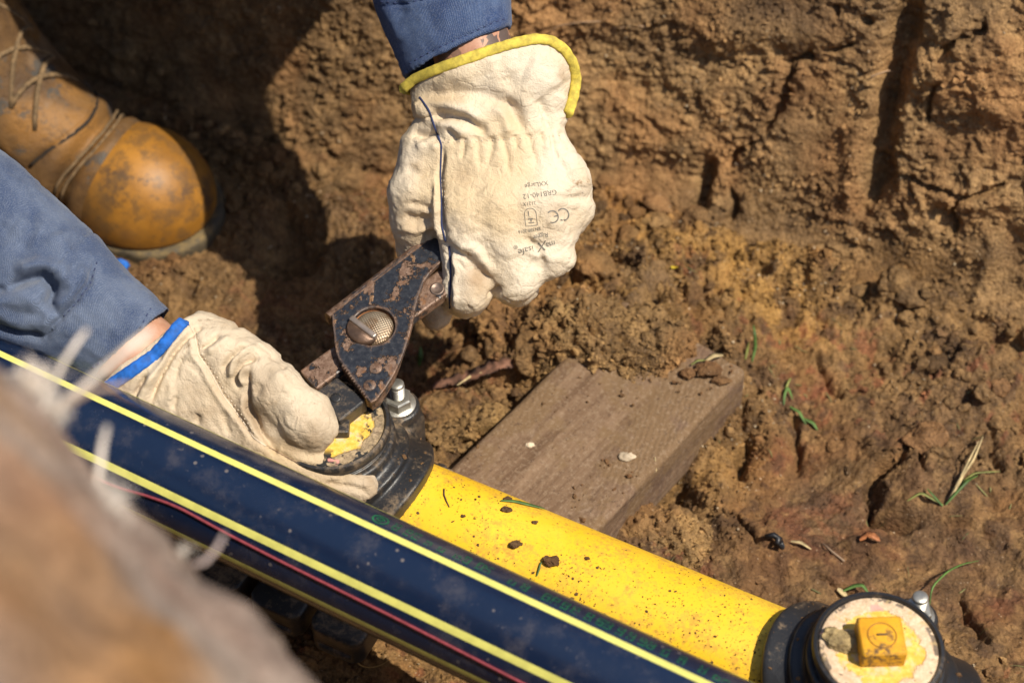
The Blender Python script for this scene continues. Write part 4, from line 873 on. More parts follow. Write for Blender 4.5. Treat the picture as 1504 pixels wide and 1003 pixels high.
def binding(F_, b, front, inset, back, r, m, parent, flat, seed):
    fr = []
    c = np.array(inset)
    for p_ in front:
        d_ = c - p_; d_ = d_ / np.linalg.norm(d_); hit = drop(b, *(np.array(p_) + d_ * 9), 0); fr.append((p_[0], p_[1], (hit[2] if hit else (fr[-1][2] if fr else 20)) + 1))
    for k in range(len(fr)): fr[k] = np.array(fr[k], float)
    lp = np.array(fr + [np.array(q, float) for q in back]); n_ = len(lp); t = np.arange(0, n_, .05)
    q = np.stack([np.interp(t, np.arange(n_ + 1), np.r_[lp[:, k], lp[0, k]]) for k in range(3)], 1)
    for _ in range(14): q = .25 * np.roll(q, 1, 0) + .5 * q + .25 * np.roll(q, -1, 0)
    L = np.cumsum(np.linalg.norm(np.diff(q, axis=0, append=q[:1]), axis=1)); rr = r * (1 + .035 * np.sin(L / 2.2) * (.3 + vn2(L / 40, L * 0, seed) + .5) + .10 * vn2(L / 22, L * 0, seed + 1))
    v, f = tube(F_.w(q), rr / F_.s, 10, True, flat, flatdir=-FW)
    return mesh_obj('cuff_binding', v - HIP, f, m, parent)
binding(GA, bA, [(592, 134), (610, 121), (640, 112), (670, 103), (700, 93), (730, 82), (760, 73), (785, 67), (808, 68), (828, 80), (841, 98), (846, 120), (842, 145), (834, 170)], (735, 190), [(832, 165, -20), (836, 130, -50), (820, 85, -66), (770, 72, -74), (700, 92, -74), (640, 112, -60), (604, 130, -30)], 7.8, M_TRY, glA, .40, 600)
seam('seam', GA, bA, [(617, 146), (632, 168), (642, 197), (650, 217), (649, 236), (648, 260), (650, 299), (650, 334), (656, 358)], 1.5, M_THR, glA); seam('seam', GA, bA, [(661, 362), (663, 403), (660, 454)], 1.5, M_THR, glA)
seam('stitching', GA, bA, [(654, 236), (653, 260), (655, 299), (655, 334)], .8, M_THW, glA, 2); seam('stitching', GA, bA, [(612, 211), (660, 214), (720, 212), (780, 208), (830, 201)], .8, M_THW, glA, 2)
# print on the back of the hand
def text_mesh(body, size):
    cu = bpy.data.curves.new('t', 'FONT'); cu.body = body; cu.size = size; cu.align_x = 'CENTER'; cu.align_y = 'CENTER'; cu.resolution_u = 3
    o_ = bpy.data.objects.new('t', cu); COL.objects.link(o_); dg = bpy.context.evaluated_depsgraph_get(); me = o_.evaluated_get(dg).to_mesh()
    bm_ = bmesh.new(); bm_.from_mesh(me); bmesh.ops.triangulate(bm_, faces=bm_.faces[:])
    bmesh.ops.subdivide_edges(bm_, edges=[e for e in bm_.edges if e.calc_length() > 3.], cuts=1)
    bmesh.ops.triangulate(bm_, faces=bm_.faces[:]); bm_.verts.index_update(); v = np.array([x.co[:2] for x in bm_.verts]); f = [[x.index for x in p.verts] for p in bm_.faces]; bm_.free()
    o_.evaluated_get(dg).to_mesh_clear(); bpy.data.objects.remove(o_); bpy.data.curves.remove(cu); return v, f
pr_ = MB()
def on_glove(v2, f, c, ang, sh=0.):
    a_ = radians(ang); x, y = v2[:, 0] + sh * v2[:, 1], -v2[:, 1]; q = np.stack([c[0] + x * cos(a_) - y * sin(a_), c[1] + x * sin(a_) + y * cos(a_)], 1)
    w3 = [drop(bA, *p_, .55) for p_ in q]
    if any(x is None for x in w3):
        zz = np.mean([x[2] for x in w3 if x is not None]); w3 = [x if x is not None else (*p_, zz) for x, p_ in zip(w3, q)]
    pr_.add(GA.w(np.array(w3)) - HIP, f)
for body, size, c, ang, sh in (('XXLarge', 9.5, (787, 276), 170, 0), ('GRB140-12', 10.5, (792, 290), 171, 0), ('2121X', 7.2, (777, 303.5), 173, 0), ('EN388:2016', 6.6, (777, 341.5), 170, 0), ('Rigger', 9, (793, 349.5), 168, .1), ('ma', 11.5, (808, 361), 163, .12), ('X', 19, (795, 363.5), 163, .35), ('isafe', 13.5, (772, 370), 164, .12), ('®', 8, (757, 365.5), 164, 0)):
    on_glove(*text_mesh(body, size), c, ang, sh)
def poly_strip(pl, wd):
    pl = np.asarray(pl, float); t = np.gradient(pl, axis=0); t /= np.linalg.norm(t, axis=1)[:, None]; n_ = np.stack([-t[:, 1], t[:, 0]], 1) * wd / 2
    return np.concatenate([pl + n_, pl - n_]), [[k, k + 1, k + 1 + len(pl), k + len(pl)] for k in range(len(pl) - 1)]
arc = lambda cx, cy, r, a0, a1, n_=14: [(cx + r * cos(radians(a0 + (a1 - a0) * k / n_)), cy + r * sin(radians(a0 + (a1 - a0) * k / n_))) for k in range(n_ + 1)]
on_glove(*poly_strip(arc(-7, 0, 8.5, 50, 310), 1.9), (819, 320), 166); on_glove(*poly_strip(arc(9, 0, 8.5, 55, 305), 1.9), (819, 320), 166); on_glove(*poly_strip([(1, 0), (3, 0), (5, 0), (7, 0)], 1.9), (819, 320), 166)
on_glove(*poly_strip([(-8.5, 11), (-8.5, 3), (-8.5, -4)] + arc(0, -5, 8.6, 180, 360)[1:] + [(8.5, -4), (8.5, 3), (8.5, 11), (0, 11.3), (-8.5, 11)], .9), (779, 324), 173)
on_glove(*poly_strip([(-4, 7), (0, 7), (4, 7)], 1.2), (779, 324), 173); on_glove(*poly_strip([(-3, 1.5), (0, 1.5), (4, 1.5)], 1.6), (779, 324), 173); on_glove(*poly_strip([(0, 5.5), (0, 3), (0, 1)], 1.8), (779, 324), 173); on_glove(*poly_strip([(2.5, -10), (2.5, -6), (2.5, -3)], 1.2), (779, 324), 173); on_glove(*poly_strip([(2.5, -1.6), (2.5, -1), (2.5, -.4)], 1.2), (779, 324), 173)
pr_.build('print', M_PRINT, glA, False)

# ---- glove on the lower hand (blue binding)
def gB(p):
    cuff = loft(p, [(175, 495, -10, 100, 66), (240, 540, -4, 98, 64), (310, 566, 4, 96, 58), (370, 600, 10, 88, 54), (430, 650, 12, 70, 46)], ex=2.3)
    rim = -((p[:, 0] - 274) * .612 + (p[:, 1] - 470) * .791); cuff = smax(cuff, rim, 5)
    cav = loft(p, [(175, 495, -10, 94, 60), (240, 540, -4, 88, 54), (310, 572, 4, 60, 30)], ex=2.3); cuff = smax(cuff, -cav, 3)
    th = chain(p, [(318, 520, 12, 48), (372, 544, 28, 42), (412, 574, 48, 40), (455, 612, 56, 41), (466, 624, 54, 36)], 10)
    idx = chain(p, [(392, 650, 30, 42), (470, 694, 34, 32), (530, 712, 22, 28)], 9)
    mid = chain(p, [(392, 690, 20, 42), (480, 742, 14, 32), (528, 758, 4, 29)], 9)
    h_ = smin(cuff, smin(idx, mid, 8), 18); return smin(h_, th, 12)
stB = [([(300, 480), (291, 489), (277, 503), (255, 532), (240, 566), (232, 592)], 3.6, -11), ([(288, 484), (268, 506), (247, 534), (230, 570)], 5.5, 6), ([(304, 477), (298, 482), (292, 487)], 3, -4),
       ([(225, 548), (216, 564), (206, 584)], 4.5, -8), ([(238, 545), (222, 575), (214, 592)], 5, 6), ([(268, 488), (256, 506), (240, 530)], 5, -5), ([(330, 490), (316, 503), (303, 512)], 4, -6), ([(345, 495), (325, 510), (308, 520)], 6, 4),
       ([(374, 507), (362, 512), (350, 522), (341, 534), (337, 545)], 4, -9), ([(384, 510), (368, 518), (356, 532), (346, 556)], 5.5, 8), ([(392, 521), (374, 526), (362, 536), (354, 552), (358, 566), (362, 572)], 4, -10), ([(372, 536), (364, 550), (366, 566)], 5, 6), ([(402, 520), (420, 530), (428, 542)], 5, -4),
       ([(375, 530), (371, 560), (374, 592), (384, 618), (402, 640), (424, 654)], 5, -11), ([(362, 575), (368, 606), (384, 632)], 6, 4), ([(410, 545), (425, 560), (440, 580)], 8, 3), ([(394, 560), (388, 580)], 6, -3),
       ([(285, 476), (295, 497), (300, 520), (317, 545), (336, 579), (361, 611), (380, 638), (400, 652)], 3.6, -5), ([(280, 482), (290, 500), (294, 522), (310, 547), (329, 581), (354, 613), (372, 640)], 4.5, 3.5), ([(400, 652), (440, 674), (500, 687), (546, 694)], 3, -5), ([(400, 645), (412, 655), (410, 668)], 4, -7),
       ([(281, 520), (270, 540), (266, 560)], 3, -3.5), ([(300, 516), (290, 518), (283, 528)], 4, 3), ([(268, 580), (262, 600)], 4, -4), ([(262, 560), (258, 590)], 5, 3), ([(300, 605), (296, 622)], 5, -4), ([(335, 600), (345, 640)], 6, -3), ([(480, 702), (520, 712), (545, 722)], 4, -4), ([(540, 735), (556, 728)], 4, -6), ([(505, 690), (510, 705)], 6, -2)]
wrB = [(.024, 4.2, 2, 40, 1.), (.05, 1.5, 3, 60, .45), (.11, .9, 3, 30, .4), (.2, .5, 4, 80, .45)]
glB, vB, fB = skin_mesh('glove', GB, gB, (130, 420, -90), (600, 810, 120), 2.7, M_GLB, man, stB, wrB, 2, [(395, 570, 26, .6), (470, 640, 24, .8), (440, 650, 20, .7), (385, 600, 24, .9), (500, 700, 50, .45), (290, 570, 34, .3), (545, 715, 24, .5), (490, 600, 14, .35), (410, 600, 22, .4), (330, 560, 40, .2), (370, 545, 10, .6)])
glB['label'] = 'grubby cream leather glove with blue binding and bulging thumb'
bB = bvh(vB, fB)
binding(GB, bB, [(277, 473), (270, 481), (262, 492), (250, 507), (236, 521), (220, 533), (203, 545), (186, 556), (168, 567), (148, 582)], (330, 590), [(140, 590, -20), (165, 575, -60), (205, 545, -66), (245, 512, -60), (270, 482, -30)], 9.5, M_TRB, glB, .40, 620)
seam('seam', GB, bB, [(285, 476), (295, 497), (300, 520), (317, 545), (336, 579), (361, 611), (380, 638), (400, 652)], .9, M_THW, glB); seam('seam', GB, bB, [(402, 653), (440, 674), (470, 684), (500, 687), (546, 694)], .9, m_plain('brown_thread', (.16, .10, .06), .8), glB)
seam('stitching', GB, bB, [(289, 474), (299, 496), (305, 519), (322, 543), (341, 577), (366, 609), (385, 636)], .9, M_THW, glB, 2)

# ---- sleeves
def slA(p):
    d = loft(p, [(560, -330, 30, 130, 120), (625, -150, 10, 116, 108), (648, -20, 0, 103, 92), (668, 70, -6, 86, 74), (690, 150, -6, 76, 66)], ex=2.15)
    hem = (p[:, 0] - 600) * .43 + (p[:, 1] - 113) * .903; d = smax(d, hem, 2.5)
    cav = loft(p, [(648, -20, 0, 90, 80), (668, 70, -6, 80, 68), (700, 190, -6, 72, 62)], ex=2.15); return smax(d, -cav, 2)
stSA = [([(600, 101), (640, 84), (690, 62), (746, 32)], 1.6, -2), ([(548, 14), (600, 20), (680, 6), (752, -20)], 2, -3), ([(560, 0), (580, 40), (596, 70)], 9, 4), ([(575, -10), (600, 40)], 7, -3), ([(700, -30), (720, 10), (728, 40)], 12, -3), ([(640, -60), (660, 0), (650, 60)], 18, 3), ([(600, -80), (680, -60), (740, -80)], 12, -7), ([(600, -200), (700, -180)], 14, -9)]
sA, vSA, fSA = skin_mesh('sleeve', GA, slA, (410, -360, -140), (800, 150, 160), 3.2, M_DRILL, man, stSA, [(.02, 5, 4, 60, .6), (.06, 1.2, 4, 0, 1)], 2)
bSA = bvh(vSA, fSA); seam('hem_stitching', GA, bSA, [(602, 100), (640, 83), (690, 61), (746, 32)], .8, M_THR, sA, 3); seam('hem_stitching', GA, bSA, [(546, 10), (600, 18), (680, 4), (750, -20)], .8, M_THR, sA, 3)
def slB(p):
    d = loft(p, [(-330, 150, 10, 150, 130), (-120, 300, 4, 138, 110), (-20, 372, 0, 128, 96), (80, 428, -2, 104, 84), (130, 462, -4, 88, 76), (196, 508, -6, 76, 68), (260, 552, -6, 70, 62)], ex=2.15)
    hem = (p[:, 0] - 240) * .69 + (p[:, 1] - 462) * .724; d = smax(d, hem, 2.5)
    cav = loft(p, [(120, 455, -4, 78, 64), (196, 508, -6, 70, 62), (300, 580, -6, 66, 58)], ex=2.15); return smax(d, -cav, 2)
stSB = [([(228, 452), (214, 486), (180, 520), (135, 545)], 1.8, -2.2), ([(152, 384), (146, 416), (128, 445), (105, 468), (76, 505)], 3, -6), ([(140, 378), (134, 408), (118, 436), (96, 458), (68, 490)], 8, 6),
        ([(30, 430), (58, 414), (82, 408), (96, 424), (92, 446), (104, 468)], 7, -16), ([(40, 400), (74, 392), (108, 404), (116, 430)], 13, 13), ([(-20, 430), (20, 442), (60, 440), (84, 452)], 14, 8), ([(-30, 425), (10, 428), (34, 428)], 6, -10), ([(0, 480), (40, 492), (80, 500)], 6, -10), ([(0, 455), (40, 470), (80, 478)], 10, 5),
        ([(60, 300), (64, 340), (50, 380)], 12, -5), ([(95, 345), (110, 375), (120, 400)], 14, 5), ([(0, 300), (20, 340), (20, 380)], 18, -5), ([(-60, 260), (-30, 330), (-20, 400)], 20, -10), ([(40, 330), (80, 350)], 14, 4)]
sB, vSB, fSB = skin_mesh('sleeve', GB, slB, (-370, 90, -170), (290, 660, 170), 3.4, M_DRILLF, man, stSB, [(.018, 6, 4, 40, .6), (.06, 1.5, 4, 0, 1)], 2)
bSB = bvh(vSB, fSB); seam('hem_stitching', GB, bSB, [(229, 452), (216, 484), (181, 519), (136, 545)], .9, M_THR, sB, 3); seam('hem_stitching', GB, bSB, [(152, 386), (147, 416), (128, 446), (106, 468)], .9, M_THR, sB, 3)

# ---- the rest of the figure: one continuous body, clothed, sitting on the far bank above the picture
SHL, SHR = np.array([.09, .41, .65]), np.array([-.31, .25, .62]); NK = np.array([-.06, .31, .70]); HD = np.array([.05, .18, .80])
WA, WB_ = GA.w(np.array([700., 90, -4])), GB.w(np.array([205., 522, -6])); EA, EB = GA.w(np.array([560., -330, 30])), GB.w(np.array([-330., 150, 10]))
PALA, PALB = GA.w(np.array([725., 260, 0])), GB.w(np.array([300., 575, 0]))
FT = P(166, 296, 0); FT[2] = 0; FH = radians(-24); FX = np.array([cos(FH), sin(FH), 0]); FY = np.array([-sin(FH), cos(FH), 0])
BS = 1.05
def bt(x, y, z): return FT + FX * x * BS + FY * y * BS + ZA * z * BS
ANK = bt(-.165, 0, .11); KN = np.array([-.43, .36, .50]); HPL, HPR = HIP + [.09, .05, 0], HIP + [-.12, -.04, 0]
KR = np.array([-.76, .40, .50]); AKR = np.array([-.86, .30, .11])
def body(p):
    r4 = lambda q, r: (*q, r)
    d = chain(p, [r4(HIP, .15), r4((HIP + NK) / 2 + [0, 0, -.02], .15), r4(NK - [.03, .03, .06], .13)], .05)
    d = smin(d, chain(p, [r4(NK, .062), r4(HD - [0, 0, .05], .058)], .02), .03)
    hd_ = np.sqrt((((p - HD - FD * .01) @ FD) / .098) ** 2 + (((p - HD) @ FS) / .076) ** 2 + (((p - HD) @ FU) / .115) ** 2); d = smin(d, (hd_ - 1) * .08, .03)
    d = smin(d, chain(p, [r4(HD + FD * .085 + FU * .012, .012), r4(HD + FD * .112 - FU * .022, .016)], .01), .014)
    d = smin(d, capsule(p, HD + FD * .075 - FU * .085, HD + FD * .08 - FU * .07, .024, .03), .03)
    for s_ in (-1, 1):
        d = smin(d, capsule(p, HD + FS * s_ * .076 - FU * .02, HD + FS * s_ * .080 + FU * .02, .016, .018), .008)
        d = smax(d, -(np.linalg.norm(p - (HD + FD * .102 + FS * s_ * .032 + FU * .010), axis=1) - .016), .012)
        d = smin(d, np.linalg.norm(p - (HD + FD * .084 + FS * s_ * .032 + FU * .008), axis=1) - .0135, .003)
    d = smax(d, -capsule(p, HD + FD * .108 - FU * .052 - FS * .02, HD + FD * .108 - FU * .052 + FS * .02, .005, .005), .004)
    for ch in ([r4(SHL, .062), r4(EA, .044), r4((EA + WA) / 2, .036), r4(WA, .0270), r4(PALA, .014)], [r4(SHR, .062), r4(EB, .036), r4((EB + WB_) / 2, .025), r4(WB_, .0290), r4(PALB, .012)], [r4(HPL, .10), r4(KN, .062), r4((KN + ANK) / 2, .056), r4(ANK, .04)], [r4(HPR, .10), r4(KR, .062), r4((KR + AKR) / 2, .056), r4(AKR, .04)]):
        d = smin(d, chain(p, ch, .01), .02)
    return d
FD = np.array([.52, -.62, -.58]); FD /= np.linalg.norm(FD); FS = np.cross(FD, ZA); FS /= np.linalg.norm(FS); FU = np.cross(FS, FD)
v, f = surface(body, (-.98, -.18, .02), (.24, .98, .98), .0085); v = smoothv(v, f, 3, .5)
bo_ = mesh_obj('body', v, flipf(f), m_skin(), man, off=HIP); ink_ = np.exp(-(np.linalg.norm(v - GA.w(np.array([715., 50, 20])), axis=1) / .035) ** 4); pt_attr(bo_, 'ink', np.repeat(ink_[:, None], 3, 1))
def shirt(p):
    d = chain(p, [(*(HIP + [.02, -.02, .02]), .175), (*((HIP + NK) / 2), .172), (*(NK - [.03, .03, .07]), .150)], .05)
    d = smin(d, chain(p, [(*SHL, .086), (*(EA + (SHL - EA) * .1), .068)], .02), .05); d = smin(d, chain(p, [(*SHR, .086), (*(EB + (SHR - EB) * .1), .072)], .02), .05)
    d = smin(d, chain(p, [(*(NK - [.02, .02, .03]), .084), (*NK, .078)], .02), .03); return d + .012 * fbm3(p * 9, 3, 700)
v, f = surface(shirt, (-.80, .0, .26), (.26, 1.0, .90), .011); mesh_obj('shirt', smoothv(v, f, 2), flipf(f), M_DRILL, man, off=HIP)
def trousers(p):
    d = chain(p, [(*(HIP + [0, 0, -.02]), .178), (*(HIP + [.03, -.05, .03]), .172)], .05)
    for ch in ([(*HPL, .118), (*KN, .082), (*((KN + ANK) / 2), .076), (*(ANK + (KN - ANK) * .06), .084)], [(*HPR, .118), (*KR, .082), (*((KR + AKR) / 2), .076), (*(AKR + (KR - AKR) * .1), .074)]): d = smin(d, chain(p, ch, .02), .03)
    return d + .012 * fbm3(p * 10, 3, 710)
v, f = surface(trousers, (-1.02, .10, .05), (-.20, 1.02, .80), .0095); mesh_obj('trousers', smoothv(v, f, 2), flipf(f), m_cloth('navy_cotton', (.012, .02, .05), (.03, .045, .09)), man, off=HIP)
v, f = surface(lambda p: smax(np.sqrt(((p - HD + FD * .006) @ FD / .112) ** 2 + ((p - HD) @ FS / .09) ** 2 + ((p - HD) @ FU / .130) ** 2) * .09 - .09, -((p - HD) @ FU - .035 + ((p - HD) @ FD) * .55), .006), HD - .16, HD + .16, .006)
mesh_obj('hair', smoothv(v, f, 2), flipf(f), m_plain('brown_hair', (.06, .035, .02), .6), man, off=HIP)

# ---- boots
M_BOOT, M_TOE, M_SOLE, M_LACE, M_EYE = m_bootleather(), m_toecap(), m_black('muddy_sole_rubber', .9, (.05, .042, .028), .6, (.20, .14, .06)), m_plain('muddy_lace', (.15, .095, .045), .85, var=.4, vs=200), m_plain('tarnished_brass', (.40, .30, .17), .4, .7)
def out2(p, g=0.):
    q = p * [1, 1, 0]; return chain(q, [(.045, 0, 0, .052 + g), (-.01, .0, 0, .057 + g), (-.10, -.004, 0, .044 + g), (-.185, 0, 0, .042 + g)], .02)
def f_sole(p): return smax(smax(out2(p, .0035), np.maximum(-p[:, 2] - .006, p[:, 2] - .014), .004), -np.maximum(np.abs(p[:, 0] + .105) - .028, p[:, 2] - .010), .004)
def f_up(p):
    d = np.sqrt(((p[:, 0] - .030) / .062) ** 2 + (p[:, 1] / .0545) ** 2 + ((p[:, 2] - .022) / .056) ** 2) * .055 - .055
    d = smin(d, np.sqrt(((p[:, 0] + .035) / .075) ** 2 + (p[:, 1] / .053) ** 2 + ((p[:, 2] - .025) / .066) ** 2) * .055 - .055, .012)
    d = smin(d, chain(p, [(-.05, 0, .046, .051), (-.092, 0, .080, .052), (-.130, 0, .135, .057), (-.155, 0, .215, .062)], .02), .015)
    d = smin(d, chain(p, [(-.19, 0, .04, .040), (-.185, 0, .12, .046), (-.18, 0, .21, .054)], .02), .03); return smax(d, -p[:, 2] + .010, .004)
def fold(p):
    """vamp crease behind the toe cap"""
    c_ = np.abs(p[:, 0] + .002 + .45 * p[:, 1] ** 2 * 10 - .10 * (p[:, 2] - .05)); return .0060 * np.exp(-(c_ / .006) ** 2) - .003 * np.exp(-((c_ - .014) / .008) ** 2)
def f_toe(p):
    d = np.sqrt(((p[:, 0] - .030) / .0635) ** 2 + (p[:, 1] / .0560) ** 2 + ((p[:, 2] - .022) / .0590) ** 2) * .055 - .055
    return smax(smax(d, -p[:, 2] + .014, .003), -(p[:, 0] - .012 + 9 * p[:, 1] ** 2), .002)
def boot(name, **k):
    root = k.pop('root')
    def add(nm, fn, lo, hi, st_, m, par):
        v, f = surface(fn, lo, hi, st_); v = smoothv(v, f, 2, .4)
        if nm == 'boot': v = v - vnormals(v, f) * -1 * (fold(v) * -1)[:, None]
        return mesh_obj(nm, bt(0, 0, 0) + v[:, :1] * FX * BS + v[:, 1:2] * FY * BS + v[:, 2:] * ZA * BS, flipf(f), m, par, off=HIP)
    up = add('boot', f_up, (-.26, -.075, .0), (.105, .075, .225), .0026, M_BOOT, root)
    add('sole', f_sole, (-.25, -.075, -.01), (.11, .075, .045), .0026, M_SOLE, up); add('toe_cap', f_toe, (-.02, -.07, .01), (.105, .07, .09), .0018, M_TOE, up)
    return up
bo1 = boot('boot', root=man); bo1['label'] = 'scuffed brown lace up boot with worn ochre toe cap'
TL = lambda pts: np.array([bt(*q) for q in pts]) - HIP
def upz(x, y):
    zs = np.linspace(.24, .0, 160); q = np.stack([np.full(160, x), np.full(160, y), zs], 1); d = f_up(q); k = np.argmax(d < 0); return zs[k] if (d < 0).any() else .05
# stitched edge of the cap, vamp facing edges, laces and eyelets
ys = np.linspace(-.050, .050, 26)
for dx in (-.002, -.0065): mesh_obj('cap_stitching', *tube(TL([(.012 + dx - 9 * y * y, y, upz(.012 + dx - 9 * y * y, y) + .0018) for y in ys]), .0015, 6), M_LACE, bo1)
EY = []
for k in range(4):
    x = -.036 - .0175 * k
    for sy in (-1, 1):
        y = sy * (.031 + .001 * k); z = upz(x, y) + .0022; EY.append((x, y, z))
        t = np.arange(20) * pi / 10; tl = np.array([(x + .0048 * cos(a_), y + .0044 * sin(a_), upz(x + .0048 * cos(a_), y + .0044 * sin(a_)) + .0034) for a_ in t])
        mesh_obj('eyelet', *tube(TL(tl), .0015, 7, True), M_EYE, bo1)
for k in range(3):
    for sy in (-1, 1):
        a_, b_ = EY[2 * k + (0 if sy < 0 else 1)], EY[2 * (k + 1) + (1 if sy < 0 else 0)]; pts = [(a_[0] + (b_[0] - a_[0]) * t, a_[1] + (b_[1] - a_[1]) * t, max(upz(a_[0] + (b_[0] - a_[0]) * t, a_[1] + (b_[1] - a_[1]) * t), 0) + .0055 + .004 * sin(t * pi)) for t in np.linspace(0, 1, 12)]
        mesh_obj('lace', *tube(TL(pts), .0024, 7), M_LACE, bo1)
def f_panel(p): return smax(smax(f_up(p) - .0034, (p[:, 0] + .008) + 13 * p[:, 1] ** 2, .002), np.abs(p[:, 1]) - .049 - .08 * (p[:, 2] - .06), .002)
v, f = surface(f_panel, (-.24, -.075, .03), (.0, .075, .215), .0026); v = smoothv(v, f, 2, .4); mesh_obj('lace_panel', bt(0, 0, 0) + v[:, :1] * FX * BS + v[:, 1:2] * FY * BS + v[:, 2:] * ZA * BS, flipf(f), M_BOOT, bo1, off=HIP)
ysp = np.linspace(-.047, .047, 40); mesh_obj('panel_seam', *tube(TL([(-.008 - 13 * y * y + .0012, y, upz(-.008 - 13 * y * y + .0012, y) + .0030) for y in ysp]), .0016, 6), m_plain('dark_seam', (.02, .013, .008), .8), bo1)
bo2 = bo1.copy(); bo2.data = bo1.data; COL.objects.link(bo2); bo2.parent = man; bo2['label'] = 'the other brown work boot of the worker'
off2 = AKR - ANK; bo2.location = (off2[0], off2[1], 0)
for ch in list(bo1.children):
    c = ch.copy(); COL.objects.link(c); c.parent = bo2

# ================================================================== LOOSE BITS ON THE GROUND
def proj(p):
    q = np.asarray(p) - CAM; d = q @ FW; return 752 + FPX * (q @ RT) / d, 501.5 - FPX * (q @ UP) / d, d
TPX, TPY, TPD = proj(TP)
def PT(px, py):
    """the soil under a photo pixel"""
    d2 = (TPX - px) ** 2 + (TPY - py) ** 2; k = np.argmin(np.where(d2 < 25, TPD * 30 + d2, 1e6 + d2)); return TP[k].copy()
TN = np.cross(np.gradient(TPG, axis=0), np.gradient(TPG, axis=1)).reshape(-1, 3); TN /= np.linalg.norm(TN, axis=1)[:, None] + 1e-12
ICO = []
for sub in (1, 2):
    bm = bmesh.new(); bmesh.ops.create_icosphere(bm, subdivisions=sub, radius=1); ICO.append((np.array([x.co[:] for x in bm.verts]), np.array([[x.index for x in p.verts] for p in bm.faces]))); bm.free()
def crumbs(name, pos, rad, m, seed, big=1.6, flat=.75, col=None, **k):
    r_ = np.random.default_rng(seed); pos = np.asarray(pos); rad = np.asarray(rad); iv, if_ = ICO[0]; n_, nv = len(pos), len(iv)
    q, _ = np.linalg.qr(r_.normal(size=(n_, 3, 3))); sc_ = rad[:, None] * (1 + .35 * r_.normal(size=(n_, 3))).clip(.5, 1.6)
    jit = 1 + r_.normal(size=(n_, nv, 1)) * .2
    V = np.einsum('nvi,nij->nvj', iv[None] * jit * sc_[:, None], q) * [1, 1, flat] + pos[:, None]; Fc = (if_[None] + (np.arange(n_) * nv)[:, None, None]).reshape(-1, 3)
    o = mesh_obj(name, V.reshape(-1, 3), Fc, m, smooth=False, **k)
    if col is not None: pt_attr(o, 'soil', np.repeat(col, nv, 0))
    return o
inv = (TPX > -60) & (TPX < 1560) & (TPY > -60) & (TPY < 1060); wgt = inv * (crumb ** 1.6 + .05) * np.where(s > VW + .01, .30, 1.) * (.15 + sst(-.15, .3, fbm2(u * 18, s * 18, 3, 820)))
ids = rng.choice(len(TP), 30000, replace=False, p=wgt / wgt.sum()); rad = np.clip(.00085 * np.exp(rng.normal(size=30000) * .52), .0006, .0042)
ccol = SCOL[ids] * (1 + .22 * rng.normal(size=(30000, 1))).clip(.6, 1.6); pale = (rng.random(30000) < .05) & (rad < .0014); sv, sn_ = np.concatenate(SLV), np.concatenate(SLN); k_ = rng.choice(len(sv), min(5200, len(sv)), replace=False); r2_ = np.clip(.0009 * np.exp(rng.normal(size=len(k_)) * .5), .0006, .0036); scol = np.array((.25, .15, .062)) * (1 + .25 * rng.normal(size=(len(k_), 1))).clip(.5, 1.6)
ccol[pale] = np.array((.46, .36, .24)) * (.7 + .5 * rng.random((pale.sum(), 1)))
crumbs('loose_soil', np.concatenate([TP[ids] + TN[ids] * (rad * .35)[:, None], sv[k_] + sn_[k_] * (r2_ * .3)[:, None]]), np.r_[rad, r2_], M_SOIL, 3, col=np.concatenate([ccol, scol]), kind='stuff')
# clods broken off the floor and wall, too many to name
wg2 = inv * (crumb ** 2 + .03) * np.where(s > VW + .02, .0, 1.) * (.1 + np.exp(-((s - VW + .02) / .05) ** 2) + .6 * blob(1000, 760, .06) + .8 * blob(760, 560, .06) + .5 * blob(1320, 560, .09) + .5 * blob(1450, 640, .07) + .4 * blob(1350, 800, .08)); wg2 = wg2 * (np.abs(TP @ bn - (wR + wL) / 2) > BW * .56)
cid_ = rng.choice(len(TP), 420, replace=False, p=wg2 / wg2.sum()); bm = bmesh.new(); bmesh.ops.create_icosphere(bm, subdivisions=4, radius=1); cv0 = np.array([x.co[:] for x in bm.verts]); cf0 = np.array([[x.index for x in p.verts] for p in bm.faces]); bm.free()
CV, CF, CC = [], [], []
for j_, k in enumerate(cid_):
    r0 = min(.013, .0040 * math.exp(rng.normal() * .5)); q, _ = np.linalg.qr(rng.normal(size=(3, 3))); v_ = (cv0 * r0 * (1 + .3 * rng.normal(size=3)).clip(.6, 1.5)) @ q * [1, 1, .75] + TP[k] + TN[k] * r0 * .12
    nn_ = (cv0 @ q); v_ = v_ + nn_ * (r0 * .75 * fbm3(v_ * (.55 / r0), 3, 1300) + min(.0040, r0 * .5) * fbm3(v_ * 210, 3, 1310))[:, None]; CV.append(v_); CF.append(cf0 + j_ * len(cv0)); CC.append(np.repeat(((.35 * SCOL[k] + .65 * np.array((.205, .122, .052))) * (1 + .2 * rng.normal()))[None], len(cv0), 0))
o = mesh_obj('soil_clods', np.concatenate(CV), np.concatenate(CF), M_SOIL, kind='stuff'); pt_attr(o, 'soil', np.concatenate(CC).clip(.02, 1))
